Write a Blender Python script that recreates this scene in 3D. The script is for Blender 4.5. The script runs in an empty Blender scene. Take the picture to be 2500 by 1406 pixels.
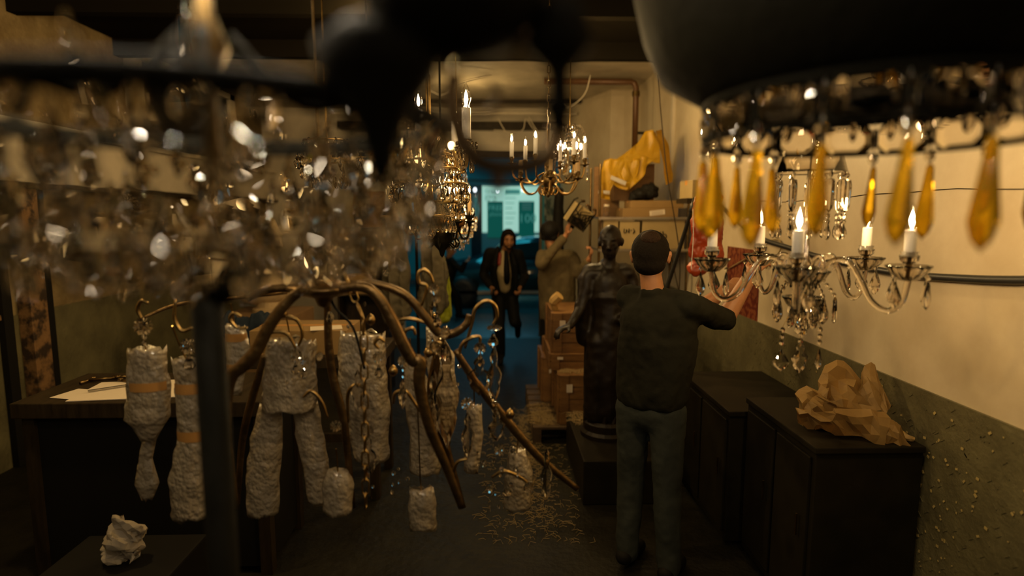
import bpy, bmesh, math, random
from mathutils import Vector, Matrix, Euler, noise
random.seed(7)
PI = math.pi
S = bpy.context.scene
# ---------------------------------------------------------------- camera, world, lights, exposure
F = 1450.0; TH = math.atan(178/F); PS = math.atan(39/F*math.cos(TH)); EYE = Vector((0, 0, 1.88))
cd = bpy.data.cameras.new('camera'); cam = bpy.data.objects.new('camera', cd); S.collection.objects.link(cam)
cam.location = EYE; cam.rotation_euler = (PI/2-TH, 0, -PS)
cd.sensor_width = 36; cd.lens = 36*F/2500; cd.clip_start = 0.05; cd.clip_end = 200
cd.dof.use_dof = True; cd.dof.focus_distance = 2.85; cd.dof.aperture_fstop = 0.9; cd.dof.aperture_ratio = 1.35
S.camera = cam
S.view_settings.view_transform = 'Standard'; S.view_settings.look = 'None'; S.view_settings.gamma = 1
S.view_settings.use_curve_mapping = False; S.view_settings.exposure = -0.22
w = bpy.data.worlds.new('night'); S.world = w; w.use_nodes = True
w.node_tree.nodes['Background'].inputs[0].default_value = (0.02, 0.05, 0.06, 1)
w.node_tree.nodes['Background'].inputs[1].default_value = 0.05
cy = S.cycles
cy.max_bounces = 10; cy.transmission_bounces = 9; cy.transparent_max_bounces = 12; cy.glossy_bounces = 3; cy.diffuse_bounces = 3
cy.sample_clamp_indirect = 10; cy.sample_clamp_direct = 0; cy.caustics_refractive = True; cy.caustics_reflective = False; cy.blur_glossy = 0.5
cy.use_denoising = True
WARM = (1.0, 0.66, 0.26)
def lamp(name, kind, loc, power, col, size=0.05, rot=None, sy=None, spread=None):
    l = bpy.data.lights.new(name, kind); l.energy = power; l.color = col
    if kind == 'AREA':
        l.size = size
        if sy: l.shape = 'RECTANGLE'; l.size_y = sy
        if spread: l.spread = spread
    else: l.shadow_soft_size = size
    o = bpy.data.objects.new(name, l); S.collection.objects.link(o); o.location = loc
    if rot: o.rotation_euler = rot
    return o
def aim(o, t):
    o.rotation_euler = (Vector(t)-o.location).to_track_quat('-Z', 'Y').to_euler()
# unseen warm lights near the ceiling, added to brighten the room
lamp('unseen_light', 'POINT', (1.05, 1.3, 3.15), 54, WARM, 0.06)
lamp('unseen_light', 'POINT', (-1.9, 2.6, 2.85), 62, WARM, 0.06)
lamp('unseen_light', 'POINT', (-0.9, 4.6, 3.3), 34, WARM, 0.06)
lamp('unseen_light', 'POINT', (-0.3, 7.7, 3.2), 13, WARM, 0.06)  # added to brighten the header wall over the opening
# unseen point lights behind and above the camera, added for crystal glints
for p_ in ((-.9, -.5, 2.4), (.1, -.8, 2.25), (-1.6, .1, 2.6), (-.4, -1.2, 2.7), (-1.3, -.6, 2.5), (.6, -.6, 2.6), (-.3, .2, 2.95), (.9, -.3, 2.6), (-1.2, 1.0, 2.95), (.2, .9, 3.0), (-.7, 1.5, 2.95), (-2.2, .6, 2.5), (-1.9, -.9, 2.2), (-.1, -1.8, 2.5), (1.2, .5, 2.9), (-2.6, 1.6, 2.95), (.5, -1.5, 2.1), (-.8, -1.8, 2.9), (-1.5, 1.9, 3.1), (.4, 1.9, 3.1), (-2.9, .4, 3.0), (-.5, -.3, 3.2), (-1.8, -1.8, 2.7)):
    lamp('glint_light', 'POINT', p_, 2.0, (1, .82, .60), 0.020)
a = lamp('street_light', 'AREA', (-1.0, 12.2, 6.5), 170, (0.03, 0.50, 0.66), 3.0); aim(a, (-0.4, 12.2, 0))
a = lamp('street_light', 'AREA', (0.2, 14.5, 3.2), 26, (0.16, 0.60, 0.85), 2.0); aim(a, (1.2, 8.3, 1.6))

# ---------------------------------------------------------------- pixel helper: world point at depth Y
_R = cam.rotation_euler.to_matrix()
def W(px, py, Y):
    d = _R @ Vector(((px-1250)/F, -(py-703)/F, -1))
    return EYE + d*(Y/d.y)
def PXM(Y): return F/Y      # pixels per metre, roughly

# ---------------------------------------------------------------- materials
SPEC = dict(worn_concrete=.15, black_iron=.08, black_matte=.08, black_suit=.1, charcoal_shirt=.05, faded_jeans=.08, tan_grey_sweater=.1, dark_hair=.12, dark_statue_bronze=.35, dark_stained_wood=.15, dark_wood=.2, soot_black_boards=.0, grey_green_wainscot=.35, navy_cloth=.08, grey_hanging_cloth=.08, shaded_cream_paint=.2, rough_plaster=.15, thinning_crown=.1)
def nmat(name):
    m = bpy.data.materials.new(name); m.use_nodes = True
    return m, m.node_tree, m.node_tree.nodes['Principled BSDF']
def pbr(name, col, rough=0.5, metal=0.0, trans=0.0, ior=1.5, bump=0, bscale=30, var=0, vscale=6, col2=None, detail=6, sheen=0, sss=0, emit=None, es=0, stretch=None, coat=0, thresh=None):
    m, t, b = nmat(name)
    b.inputs['Base Color'].default_value = (*col, 1); b.inputs['Roughness'].default_value = rough
    b.inputs['Metallic'].default_value = metal; b.inputs['Transmission Weight'].default_value = trans
    b.inputs['IOR'].default_value = ior
    if name in SPEC: b.inputs['Specular IOR Level'].default_value = SPEC[name]
    if coat: b.inputs['Coat Weight'].default_value = coat
    if emit: b.inputs['Emission Color'].default_value = (*emit, 1); b.inputs['Emission Strength'].default_value = es
    if var or bump or col2:
        tc = t.nodes.new('ShaderNodeTexCoord'); mp = t.nodes.new('ShaderNodeMapping')
        t.links.new(tc.outputs['Object'], mp.inputs['Vector'])
        if stretch: mp.inputs['Scale'].default_value = stretch
    if var or col2:
        n = t.nodes.new('ShaderNodeTexNoise'); n.inputs['Scale'].default_value = vscale; n.inputs['Detail'].default_value = detail
        n.inputs['Roughness'].default_value = 0.62
        t.links.new(mp.outputs['Vector'], n.inputs['Vector'])
        r = t.nodes.new('ShaderNodeValToRGB'); t.links.new(n.outputs['Fac'], r.inputs['Fac'])
        c2 = col2 or tuple(c*(1-var) for c in col)
        lo, hi = thresh or (0.36, 0.64)
        r.color_ramp.elements[0].position = lo; r.color_ramp.elements[1].position = hi
        r.color_ramp.elements[0].color = (*c2, 1); r.color_ramp.elements[1].color = (*col, 1)
        t.links.new(r.outputs['Color'], b.inputs['Base Color'])
    if bump:
        n2 = t.nodes.new('ShaderNodeTexNoise'); n2.inputs['Scale'].default_value = bscale; n2.inputs['Detail'].default_value = 5
        t.links.new(mp.outputs['Vector'], n2.inputs['Vector'])
        bp = t.nodes.new('ShaderNodeBump'); bp.inputs['Strength'].default_value = bump; bp.inputs['Distance'].default_value = 0.02
        t.links.new(n2.outputs['Fac'], bp.inputs['Height']); t.links.new(bp.outputs['Normal'], b.inputs['Normal'])
    return m
M = {}
M['crystal'] = pbr('crystal', (1, .95, .88), 0.0, trans=1, ior=1.55)
M['amber'] = pbr('amber_glass', (1.0, .62, .02), 0.08, trans=.78, ior=1.5)
M['brass'] = pbr('brass', (.52, .34, .12), .3, 1, var=.5, vscale=20)
M['dark_brass'] = pbr('dark_brass', (.20, .13, .05), .38, 1, var=.6, vscale=14)
M['old_brass'] = pbr('tarnished_brass', (.22, .13, .045), .36, .9, var=.5, vscale=14, bump=.2, bscale=40)
M['bronze'] = pbr('bronze', (.16, .10, .045), .36, .85, var=.55, vscale=12, bump=.25, bscale=40)
M['iron'] = pbr('black_iron', (.007, .006, .003), .7, .0, bump=.2, bscale=30)
M['gilt'] = pbr('gilt', (.45, .22, .06), .35, .9, var=.5, vscale=30)
M['silver'] = pbr('aged_silver', (.45, .42, .36), .3, 1)
M['candle'] = pbr('candle_tube', (.80, .77, .72), .45)
M['ivory'] = pbr('ivory_tube', (.62, .42, .20), .5)
M['core'] = pbr('lit_filament', (1, 1, 1), .5, emit=(1.0, .66, .32), es=420)
M['core_dim'] = pbr('lit_bulb', (1, 1, 1), .5, emit=(1.0, .70, .38), es=160)
m, t, b = nmat('bulb_glass'); t.nodes.remove(b)
tr = t.nodes.new('ShaderNodeBsdfTransparent'); gl = t.nodes.new('ShaderNodeBsdfGlossy'); gl.inputs['Roughness'].default_value = .03
mx = t.nodes.new('ShaderNodeMixShader'); lw = t.nodes.new('ShaderNodeLayerWeight'); lw.inputs['Blend'].default_value = .25
t.links.new(lw.outputs['Facing'], mx.inputs[0]); t.links.new(tr.outputs[0], mx.inputs[1]); t.links.new(gl.outputs[0], mx.inputs[2])
t.links.new(mx.outputs[0], t.nodes['Material Output'].inputs['Surface']); M['bulb_glass'] = m
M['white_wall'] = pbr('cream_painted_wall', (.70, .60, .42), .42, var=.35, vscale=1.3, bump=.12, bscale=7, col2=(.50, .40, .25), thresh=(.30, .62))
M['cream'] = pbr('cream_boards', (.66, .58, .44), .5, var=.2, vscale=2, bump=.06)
M['cream_shaded'] = pbr('shaded_cream_paint', (.33, .25, .12), .6, var=.3, vscale=2, bump=.1)  # darker copy of the cream, with shade put into the colour
M['grey_wainscot'] = pbr('grey_green_wainscot', (.17, .15, .075), .42, col2=(.10, .088, .045), vscale=3, bump=.35, bscale=34)
M['scuff'] = pbr('scuffed_paint', (.42, .32, .12), .6)
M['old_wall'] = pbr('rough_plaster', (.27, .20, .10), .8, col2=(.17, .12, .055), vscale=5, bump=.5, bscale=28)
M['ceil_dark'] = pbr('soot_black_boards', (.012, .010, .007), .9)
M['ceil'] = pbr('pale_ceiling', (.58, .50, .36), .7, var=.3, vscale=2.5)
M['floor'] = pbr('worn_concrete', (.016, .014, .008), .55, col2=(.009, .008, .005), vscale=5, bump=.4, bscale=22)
M['asphalt'] = pbr('wet_asphalt', (.05, .075, .08), .22, bump=.35, bscale=40, var=.4)
M['wood'] = pbr('crate_pine', (.25, .125, .036), .6, col2=(.15, .07, .02), vscale=5, stretch=(1, 1, 6), bump=.1)
M['wood_d'] = pbr('dark_wood', (.036, .024, .011), .55, var=.5, vscale=5, stretch=(6, 1, 1))
M['plank'] = pbr('pallet_board', (.10, .06, .025), .7, var=.5, vscale=8)
M['ply'] = pbr('plywood', (.26, .14, .045), .6, var=.3, vscale=5, stretch=(1, 1, 4))
M['card'] = pbr('cardboard', (.27, .165, .055), .75, var=.15, vscale=4)
M['card_l'] = pbr('pale_cardboard', (.38, .28, .12), .7, var=.12, vscale=4)
M['card_d'] = pbr('brown_cardboard', (.20, .115, .045), .75, var=.2, vscale=4)
M['paper'] = pbr('paper', (.72, .62, .48), .7, bump=.1)
M['kraft'] = pbr('kraft_paper', (.50, .32, .11), .55, var=.15, vscale=10, bump=.25, bscale=16)
M['wrap'] = None
M['tape'] = pbr('brown_tape', (.50, .24, .06), .35)
M['black'] = pbr('black_matte', (.012, .011, .009), .6)
M['rubber'] = pbr('black_rubber', (.02, .02, .018), .42)
M['rust'] = pbr('rusty_paint', (.24, .13, .05), .6, col2=(.035, .02, .01), vscale=9, bump=.4, thresh=(.42, .55))
M['pipe'] = pbr('brown_pipe', (.13, .06, .022), .4, .2)
M['skin'] = pbr('skin', (.44, .20, .085), .5, var=.15, vscale=15)
M['dark_box'] = pbr('dark_stained_wood', (.016, .013, .007), .55, var=.4, vscale=6)
M['hair'] = pbr('dark_hair', (.010, .007, .004), .85, bump=.3, bscale=60)
M['shirt'] = pbr('charcoal_shirt', (.022, .021, .014), .9, var=.25, vscale=8, bump=.35, bscale=14)
M['jeans'] = pbr('faded_jeans', (.045, .050, .042), .9, var=.3, vscale=7, bump=.3, bscale=16)
M['sweater'] = pbr('tan_grey_sweater', (.13, .10, .05), .9, var=.2, vscale=8, bump=.3, bscale=14)
M['suit'] = pbr('black_suit', (.008, .008, .007), .7, bump=.2, bscale=14)
M['dress_shirt'] = pbr('cream_dress_shirt', (.42, .33, .18), .7, bump=.25, bscale=16)
M['blood'] = pbr('dark_red_cloth', (.22, .02, .01), .5)
M['raincoat'] = pbr('yellow_raincoat', (.72, .43, .02), .42, var=.15, vscale=6, bump=.3, bscale=10)
M['reflect'] = pbr('reflective_band', (.75, .72, .66), .4)
M['red'] = pbr('red_plastic', (.42, .06, .015), .3, col2=(.30, .04, .012), vscale=9, bump=.5, bscale=14)
M['red_d'] = pbr('dark_red_enamel', (.09, .012, .006), .5)
M['maroon'] = pbr('maroon_poster', (.11, .014, .006), .5, col2=(.22, .06, .02), vscale=30, thresh=(.50, .36))
M['straw'] = pbr('wood_wool', (.34, .24, .10), .6)
M['bronze_st'] = pbr('dark_statue_bronze', (.012, .007, .003), .45, .0, var=.4, vscale=10, bump=.25, bscale=14)
M['plaster'] = pbr('ivory_plaster', (.45, .33, .18), .6, var=.2, vscale=12)
M['teal_paint'] = pbr('teal_shopfront', (.03, .30, .34), .4, emit=(.0, .18, .24), es=.05)  # faint teal glow put into the paint itself
M['sign_white'] = pbr('lit_window_poster', (.6, .9, .75), .5, emit=(.55, .95, .78), es=.62)
M['sign_green'] = pbr('green_poster', (.0, .12, .09), .5, emit=(.0, .22, .17), es=.28)
M['sign_pale'] = pbr('pale_green_lettering', (.1, .4, .3), .5, emit=(.10, .42, .36), es=.4)
M['sign_mid'] = pbr('grey_green_lettering', (.05, .15, .14), .5, emit=(.10, .30, .27), es=.35)
M['lit_white'] = pbr('lit_white', (1, 1, 1), .5, emit=(.9, .95, 1), es=3)
M['car'] = pbr('dark_car_paint', (.012, .035, .045), .12, .0, coat=1)
M['car_glass'] = pbr('car_window', (.01, .02, .025), .05)
M['hivis'] = pbr('hivis_vest', (.36, .40, .02), .6)
M['grey_cloth'] = pbr('grey_hanging_cloth', (.10, .085, .055), .9, var=.3, bump=.3)
M['print'] = pbr('pencil_lines', (.30, .24, .17), .7)
M['blue_paint'] = pbr('blue_grey_mural', (.30, .40, .45), .5, col2=(.05, .12, .16), vscale=7, thresh=(.45, .5))
# bubble wrap: cloudy plastic with round bubbles
m, t, b = nmat('bubble_wrap'); b.inputs['Base Color'].default_value = (.44, .35, .22, 1); b.inputs['Roughness'].default_value = .3; b.inputs['Coat Weight'].default_value = 1; b.inputs['Coat Roughness'].default_value = .06; b.inputs['Coat IOR'].default_value = 1.7; t.nodes['Principled BSDF'].inputs['Subsurface Weight'].default_value = 0
b.inputs['Transmission Weight'].default_value = .25
tc = t.nodes.new('ShaderNodeTexCoord'); v = t.nodes.new('ShaderNodeTexVoronoi'); v.inputs['Scale'].default_value = 70
n = t.nodes.new('ShaderNodeTexNoise'); n.inputs['Scale'].default_value = 22; n.inputs['Detail'].default_value = 5
ma = t.nodes.new('ShaderNodeMath'); ma.operation = 'MULTIPLY_ADD'; ma.inputs[1].default_value = 5
bp = t.nodes.new('ShaderNodeBump'); bp.inputs['Strength'].default_value = 1; bp.inputs['Distance'].default_value = .0045; bp.invert = True
t.links.new(tc.outputs['Object'], v.inputs['Vector']); t.links.new(tc.outputs['Object'], n.inputs['Vector'])
t.links.new(n.outputs['Fac'], ma.inputs[0]); t.links.new(v.outputs['Distance'], ma.inputs[2]); t.links.new(ma.outputs[0], bp.inputs['Height'])
t.links.new(bp.outputs['Normal'], b.inputs['Normal']); M['wrap'] = m

# ---------------------------------------------------------------- object helpers
col = S.collection
def mesh_from(bm, name, smooth=False):
    me = bpy.data.meshes.new(name); bm.normal_update(); bm.to_mesh(me); bm.free()
    if smooth:
        for p in me.polygons: p.use_smooth = True
    return me
def obj(name, data, mat=None, parent=None, loc=(0, 0, 0), rot=(0, 0, 0), sc=(1, 1, 1), smooth=False, mw=None):
    if isinstance(data, bmesh.types.BMesh): data = mesh_from(data, name, smooth)
    if mat is not None and len(data.materials) == 0: data.materials.append(M[mat] if isinstance(mat, str) else mat)
    o = bpy.data.objects.new(name, data); col.objects.link(o)
    o.location = loc; o.rotation_euler = rot; o.scale = sc if hasattr(sc, '__len__') else (sc,)*3
    if parent: o.parent = parent
    return o
def thing(name, label, cat, loc=(0, 0, 0), rotz=0, group=None):
    o = bpy.data.objects.new(name, None); col.objects.link(o); o.empty_display_size = .05
    o.location = loc; o.rotation_euler = (0, 0, rotz); o['label'] = label; o['category'] = cat
    if group: o['group'] = group
    return o
def tag(o, label, cat, group=None, kind=None):
    if label: o['label'] = label
    if cat: o['category'] = cat
    if group: o['group'] = group
    if kind: o['kind'] = kind
    return o
def struct(name, bm, mat, smooth=False):
    o = obj(name, bm, mat, smooth=smooth); o['kind'] = 'structure'; return o
def box(bm, c, s, rot=None, bev=0):
    r = bmesh.ops.create_cube(bm, size=1); vs = r['verts']
    mt = Matrix.Translation(c) @ (Euler(rot).to_matrix().to_4x4() if rot else Matrix()) @ Matrix.Diagonal((*s, 1))
    bmesh.ops.transform(bm, matrix=mt, verts=vs)
    if bev:
        es = list({e for v in vs for e in v.link_edges})
        bmesh.ops.bevel(bm, geom=es, offset=bev, segments=2, affect='EDGES', profile=.6)
    return bm
def boxb(bm, lo, hi, bev=0):
    c = [(a+b)/2 for a, b in zip(lo, hi)]; s = [abs(b-a) for a, b in zip(lo, hi)]
    return box(bm, c, s, bev=bev)
def tube(bm, pts, rad, seg=8, flat=None, cap=True, closed=False):
    pts = [Vector(p) for p in pts]; n = len(pts)
    rad = rad if hasattr(rad, '__len__') else [rad]*n
    rings = []; up = None
    for i, p in enumerate(pts):
        if closed: tg = (pts[(i+1) % n]-pts[i-1])
        else: tg = (pts[min(i+1, n-1)]-pts[max(i-1, 0)])
        if tg.length < 1e-9: tg = Vector((0, 0, 1))
        tg.normalize()
        if up is None:
            up = Vector((0, 0, 1)) if abs(tg.z) < .9 else Vector((1, 0, 0))
        u = (up - tg*up.dot(tg)).normalized(); up = u; s = tg.cross(u)
        fl = flat or 1
        rings.append([bm.verts.new(p + (u*math.cos(a) + s*math.sin(a)*fl)*rad[i]) for a in [2*PI*k/seg for k in range(seg)]])
    m_ = n if closed else n-1
    for i in range(m_):
        A, B = rings[i], rings[(i+1) % n]
        for k in range(seg): bm.faces.new((A[k], A[(k+1) % seg], B[(k+1) % seg], B[k]))
    if cap and not closed:
        bm.faces.new(rings[0][::-1]); bm.faces.new(rings[-1])
    return bm
def curve(pts, n=8):
    """Catmull-Rom through points"""
    P = [Vector(p) for p in pts]; P = [2*P[0]-P[1]] + P + [2*P[-1]-P[-2]]; out = []
    for i in range(1, len(P)-2):
        for k in range(n):
            t = k/n; a, b, c, d = P[i-1], P[i], P[i+1], P[i+2]
            out.append(.5*((2*b)+(c-a)*t+(2*a-5*b+4*c-d)*t*t+(3*b-a-3*c+d)*t**3))
    out.append(P[-2]); return out
def lathe(bm, prof, seg=16, flat=1, loc=(0, 0, 0), scallop=0, ns=8):
    rings = []
    L = Vector(loc)
    for r, z in prof:
        if r < 1e-6: rings.append([bm.verts.new(L+Vector((0, 0, z)))])
        else:
            ring = []
            for k in range(seg):
                a = 2*PI*k/seg; rr = r*(1+scallop*math.cos(ns*a))
                ring.append(bm.verts.new(L+Vector((rr*math.cos(a), rr*math.sin(a)*flat, z))))
            rings.append(ring)
    for A, B in zip(rings, rings[1:]):
        if len(A) == 1 and len(B) == 1: continue
        for k in range(seg):
            j = (k+1) % seg
            if len(A) == 1: bm.faces.new((A[0], B[j], B[k]))
            elif len(B) == 1: bm.faces.new((A[k], A[j], B[0]))
            else: bm.faces.new((A[k], A[j], B[j], B[k]))
    for ring, rev in ((rings[0], 0), (rings[-1], 1)):
        if len(ring) > 1: bm.faces.new(ring if rev else ring[::-1])
    bmesh.ops.recalc_face_normals(bm, faces=bm.faces)
    return bm
def NB(): return bmesh.new()
def evald(o):
    dg = bpy.context.evaluated_depsgraph_get(); dg.update()
    me = bpy.data.meshes.new_from_object(o.evaluated_get(dg)); return me
def capsule(bm, p0, r0, p1, r1, seg=12):
    p0, p1 = Vector(p0), Vector(p1); d = p1-p0; L = d.length
    q = d.to_track_quat('Z', 'Y').to_matrix().to_4x4() if L > 1e-6 else Matrix()
    prof = [(0, -r0)] + [(r0*math.sin(a), -r0*math.cos(a)) for a in (PI/6, PI/3, PI/2)] + [(r1*math.cos(a), L+r1*math.sin(a)) for a in (0, PI/6, PI/3)] + [(0, L+r1)]
    b2 = NB(); lathe(b2, prof, seg); bmesh.ops.transform(b2, matrix=Matrix.Translation(p0) @ q, verts=b2.verts)
    me = bpy.data.meshes.new('t'); b2.to_mesh(me); b2.free(); bm.from_mesh(me); bpy.data.meshes.remove(me)
def ellip(bm, c, r, rot=(0, 0, 0), sub=3):
    x = bmesh.ops.create_icosphere(bm, subdivisions=sub, radius=1)
    bmesh.ops.transform(bm, matrix=Matrix.Translation(c) @ Euler(rot).to_matrix().to_4x4() @ Matrix.Diagonal((*r, 1)), verts=x['verts'])
def organic(prims, voxel=.012, smooth=6, fold=0, fscale=.1, name='body'):
    """one continuous skin over overlapping limbs: ('c',p0,r0,p1,r1) or ('e',centre,radii,rot)"""
    bm = NB()
    for p in prims:
        if p[0] == 'c': capsule(bm, *p[1:])
        else: ellip(bm, *p[1:])
    o = bpy.data.objects.new('tmp', mesh_from(bm, 'tmp')); col.objects.link(o)
    r = o.modifiers.new('r', 'REMESH'); r.mode = 'VOXEL'; r.voxel_size = voxel; r.use_smooth_shade = True
    s = o.modifiers.new('s', 'SMOOTH'); s.factor = .6; s.iterations = smooth
    me = evald(o); bpy.data.objects.remove(o); me.name = name
    if fold:
        for v in me.vertices:
            q = v.co/fscale
            k = noise.noise(Vector((q.x, q.y, q.z*.6)))+.5*noise.noise(q*2.1)
            v.co += v.normal*(k*fold)
    for p in me.polygons: p.use_smooth = True
    return me
def text_mesh(s, size, depth=.001):
    c = bpy.data.curves.new('t', 'FONT'); c.body = s; c.size = size; c.extrude = depth
    o = bpy.data.objects.new('t', c); col.objects.link(o); me = evald(o); bpy.data.objects.remove(o); return me
def scribble(bm, x0, z0, w_, h_, n=5, r=.003, y=0, seed=1):
    rn = random.Random(seed)
    for k in range(n):
        p = [(x0+w_*(k+rn.random())/n, y, z0+h_*rn.random()) for _ in range(4)]
        tube(bm, curve(p, 4), r, 4)
    return bm
# ---------------------------------------------------------------- the setting
XR, XL, ZC, YB = 1.88, -3.65, 3.55, 9.6
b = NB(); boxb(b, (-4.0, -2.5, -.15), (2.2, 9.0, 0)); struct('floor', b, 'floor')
b = NB(); boxb(b, (-4.0, 6.6, ZC), (2.2, YB+.15, ZC+.12)); struct('ceiling', b, 'ceil')
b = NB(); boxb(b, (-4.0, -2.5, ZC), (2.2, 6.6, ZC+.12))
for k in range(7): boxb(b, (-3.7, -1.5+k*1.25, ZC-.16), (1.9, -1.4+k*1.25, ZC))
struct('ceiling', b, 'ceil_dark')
# right wall: cream paint above, grey-green treadplate wainscot below
b = NB(); boxb(b, (XR, -2.5, 0), (XR+.15, 8.2, ZC)); struct('wall_right', b, 'white_wall')
b = NB(); boxb(b, (XR-.012, -2.5, 0), (XR, 8.2, 1.12))
rn = random.Random(3)
for k in range(520):      # raised tread marks
    y, z = rn.uniform(1.3, 4.2), rn.uniform(.1, 1.09)
    box(b, (XR-.013, y, z), (.003, .026, .006), rot=(rn.choice((.7, -.7)), 0, 0))
struct('trim_1', b, 'grey_wainscot')
b = NB()
for k in range(150):
    y = rn.uniform(1.6, 3.4); z = rn.uniform(.15, 1.08); s_ = rn.uniform(.4, 1.1)
    if rn.random() < .5: y = 2.35+rn.gauss(0, .12); z = rn.uniform(.2, .95)
    box(b, (XR-.015, y, z), (.002, .010*s_, .014*s_), rot=(rn.random()*3, 0, 0))
struct('trim_16', b, 'scuff')
b = NB()
tube(b, [(XR-.002, y, 1.975+.010*math.sin(y*3)+.004*math.sin(y*11)) for y in [1.2+.15*k for k in range(22)]], .0022, 4)
struct('trim_2', b, 'wood_d')
b = NB(); boxb(b, (XR-.03, 6.35, 1.1), (XR, 6.42, ZC)); struct('trim_3', b, 'cream')
# jog and splayed wall beside the street opening
b = NB(); boxb(b, (1.55, 8.2, 0), (XR+.15, 8.35, ZC)); struct('wall_right', b, 'white_wall')
b = NB()
v = [b.verts.new(p) for p in ((1.55, 8.2, 0), (1.02, 9.6, 0), (1.3, 9.7, 0), (1.75, 8.35, 0), (1.55, 8.2, ZC), (1.02, 9.6, ZC), (1.3, 9.7, ZC), (1.75, 8.35, ZC))]
for f in ((3, 2, 1, 0), (4, 5, 6, 7), (0, 1, 5, 4), (1, 2, 6, 5), (2, 3, 7, 6), (3, 0, 4, 7)): b.faces.new([v[i] for i in f])
struct('wall_right', b, 'white_wall')
# front wall over and beside the opening
b = NB(); boxb(b, (XL, YB, 2.78), (1.25, YB+.15, ZC)); boxb(b, (XL, YB, 0), (-1.5, YB+.15, 2.78)); struct('wall_front', b, 'cream')
b = NB(); boxb(b, (-2.4, 9.30, 3.20), (1.0, YB, 3.30)); struct('trim_4', b, 'wood_d')
b = NB(); boxb(b, (-2.4, 9.22, 2.74), (1.05, YB, 2.84)); struct('trim_5', b, 'wood_d')
b = NB(); boxb(b, (-2.4, 8.9, 3.50), (1.25, 8.96, 3.55)); struct('trim_6', b, 'wood_d')
b = NB(); tube(b, [(-2.4, 9.0, 3.37), (1.2, 9.0, 3.37)], .022, 8); struct('trim_7', b, 'cream')
# left wall
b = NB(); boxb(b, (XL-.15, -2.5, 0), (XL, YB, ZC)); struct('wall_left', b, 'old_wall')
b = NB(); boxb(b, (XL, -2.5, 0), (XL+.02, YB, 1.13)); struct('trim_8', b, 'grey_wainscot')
b = NB(); boxb(b, (XL, -2.5, 1.13), (XL+.008, 4.9, 2.10)); struct('wall_left', b, 'cream_shaded')  # shade below the ledge painted as a darker wall
b = NB(); boxb(b, (XL, -1, 2.12), (XL+.16, YB, 2.52), bev=.008)
boxb(b, (XL, -1, 2.52), (XL+.22, YB, 2.57)); struct('trim_9', b, 'cream')
b = NB(); boxb(b, (XL, -1, 2.08), (XL+.20, YB, 2.12)); struct('trim_10', b, 'wood_d')
def post(n, px0, Y, mat, w_=.07, z1=2.1):
    b = NB(); x = XL+.02; boxb(b, (x, Y, 0), (x+w_, Y+w_*1.7, z1), bev=.004); return struct(n, b, mat)
post('trim_11', 0, 4.55, 'rust', .10, 2.08); post('trim_12', 0, 4.36, 'black', .05, 2.08)
post('trim_13', 0, 4.80, 'black', .04, 2.08)
b = NB(); boxb(b, (XL+.02, 3.2, 1.12), (XL+.05, 4.36, 1.16)); struct('trim_14', b, 'rust')
# tall window niche with a white frame on the left wall
b = NB(); boxb(b, (XL, 6.2, 2.58), (XL+.05, 8.3, 3.45)); struct('window_1', b, 'black')
b = NB()
for y in (6.15, 8.3): boxb(b, (XL, y, 2.57), (XL+.10, y+.14, 3.5))
boxb(b, (XL, 6.15, 3.42), (XL+.10, 8.44, 3.5)); struct('window_frame_1', b, 'cream')
# partition of plywood and a post left of the opening
b = NB(); boxb(b, (-1.93, 8.2, 0), (-1.52, 8.26, 2.2)); struct('wall_front', b, 'ply')
b = NB(); boxb(b, (-1.49, 8.6, 0), (-1.39, 8.7, 2.78)); struct('trim_15', b, 'cream')
# open door leaf at the right of the opening, covered in pasted pictures
b = NB(); boxb(b, (-.0, -.02, 0.02), (.66, .02, 2.45)); d = struct('door_1', b, 'teal_paint'); d.location = (1.0, 9.55, 0); d.rotation_euler = (0, 0, PI+1.05)
b = NB(); boxb(b, (.07, -.027, .9), (.58, -.02, 2.2)); boxb(b, (.07, .02, .9), (.58, .027, 2.2)); obj('pasted_picture', b, 'blue_paint', d)
b = NB(); boxb(b, (-.012, 0, 0), (.012, .04, 2.4)); obj('door_edge', b, 'silver', d, loc=(.66, -.02, .02))
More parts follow.
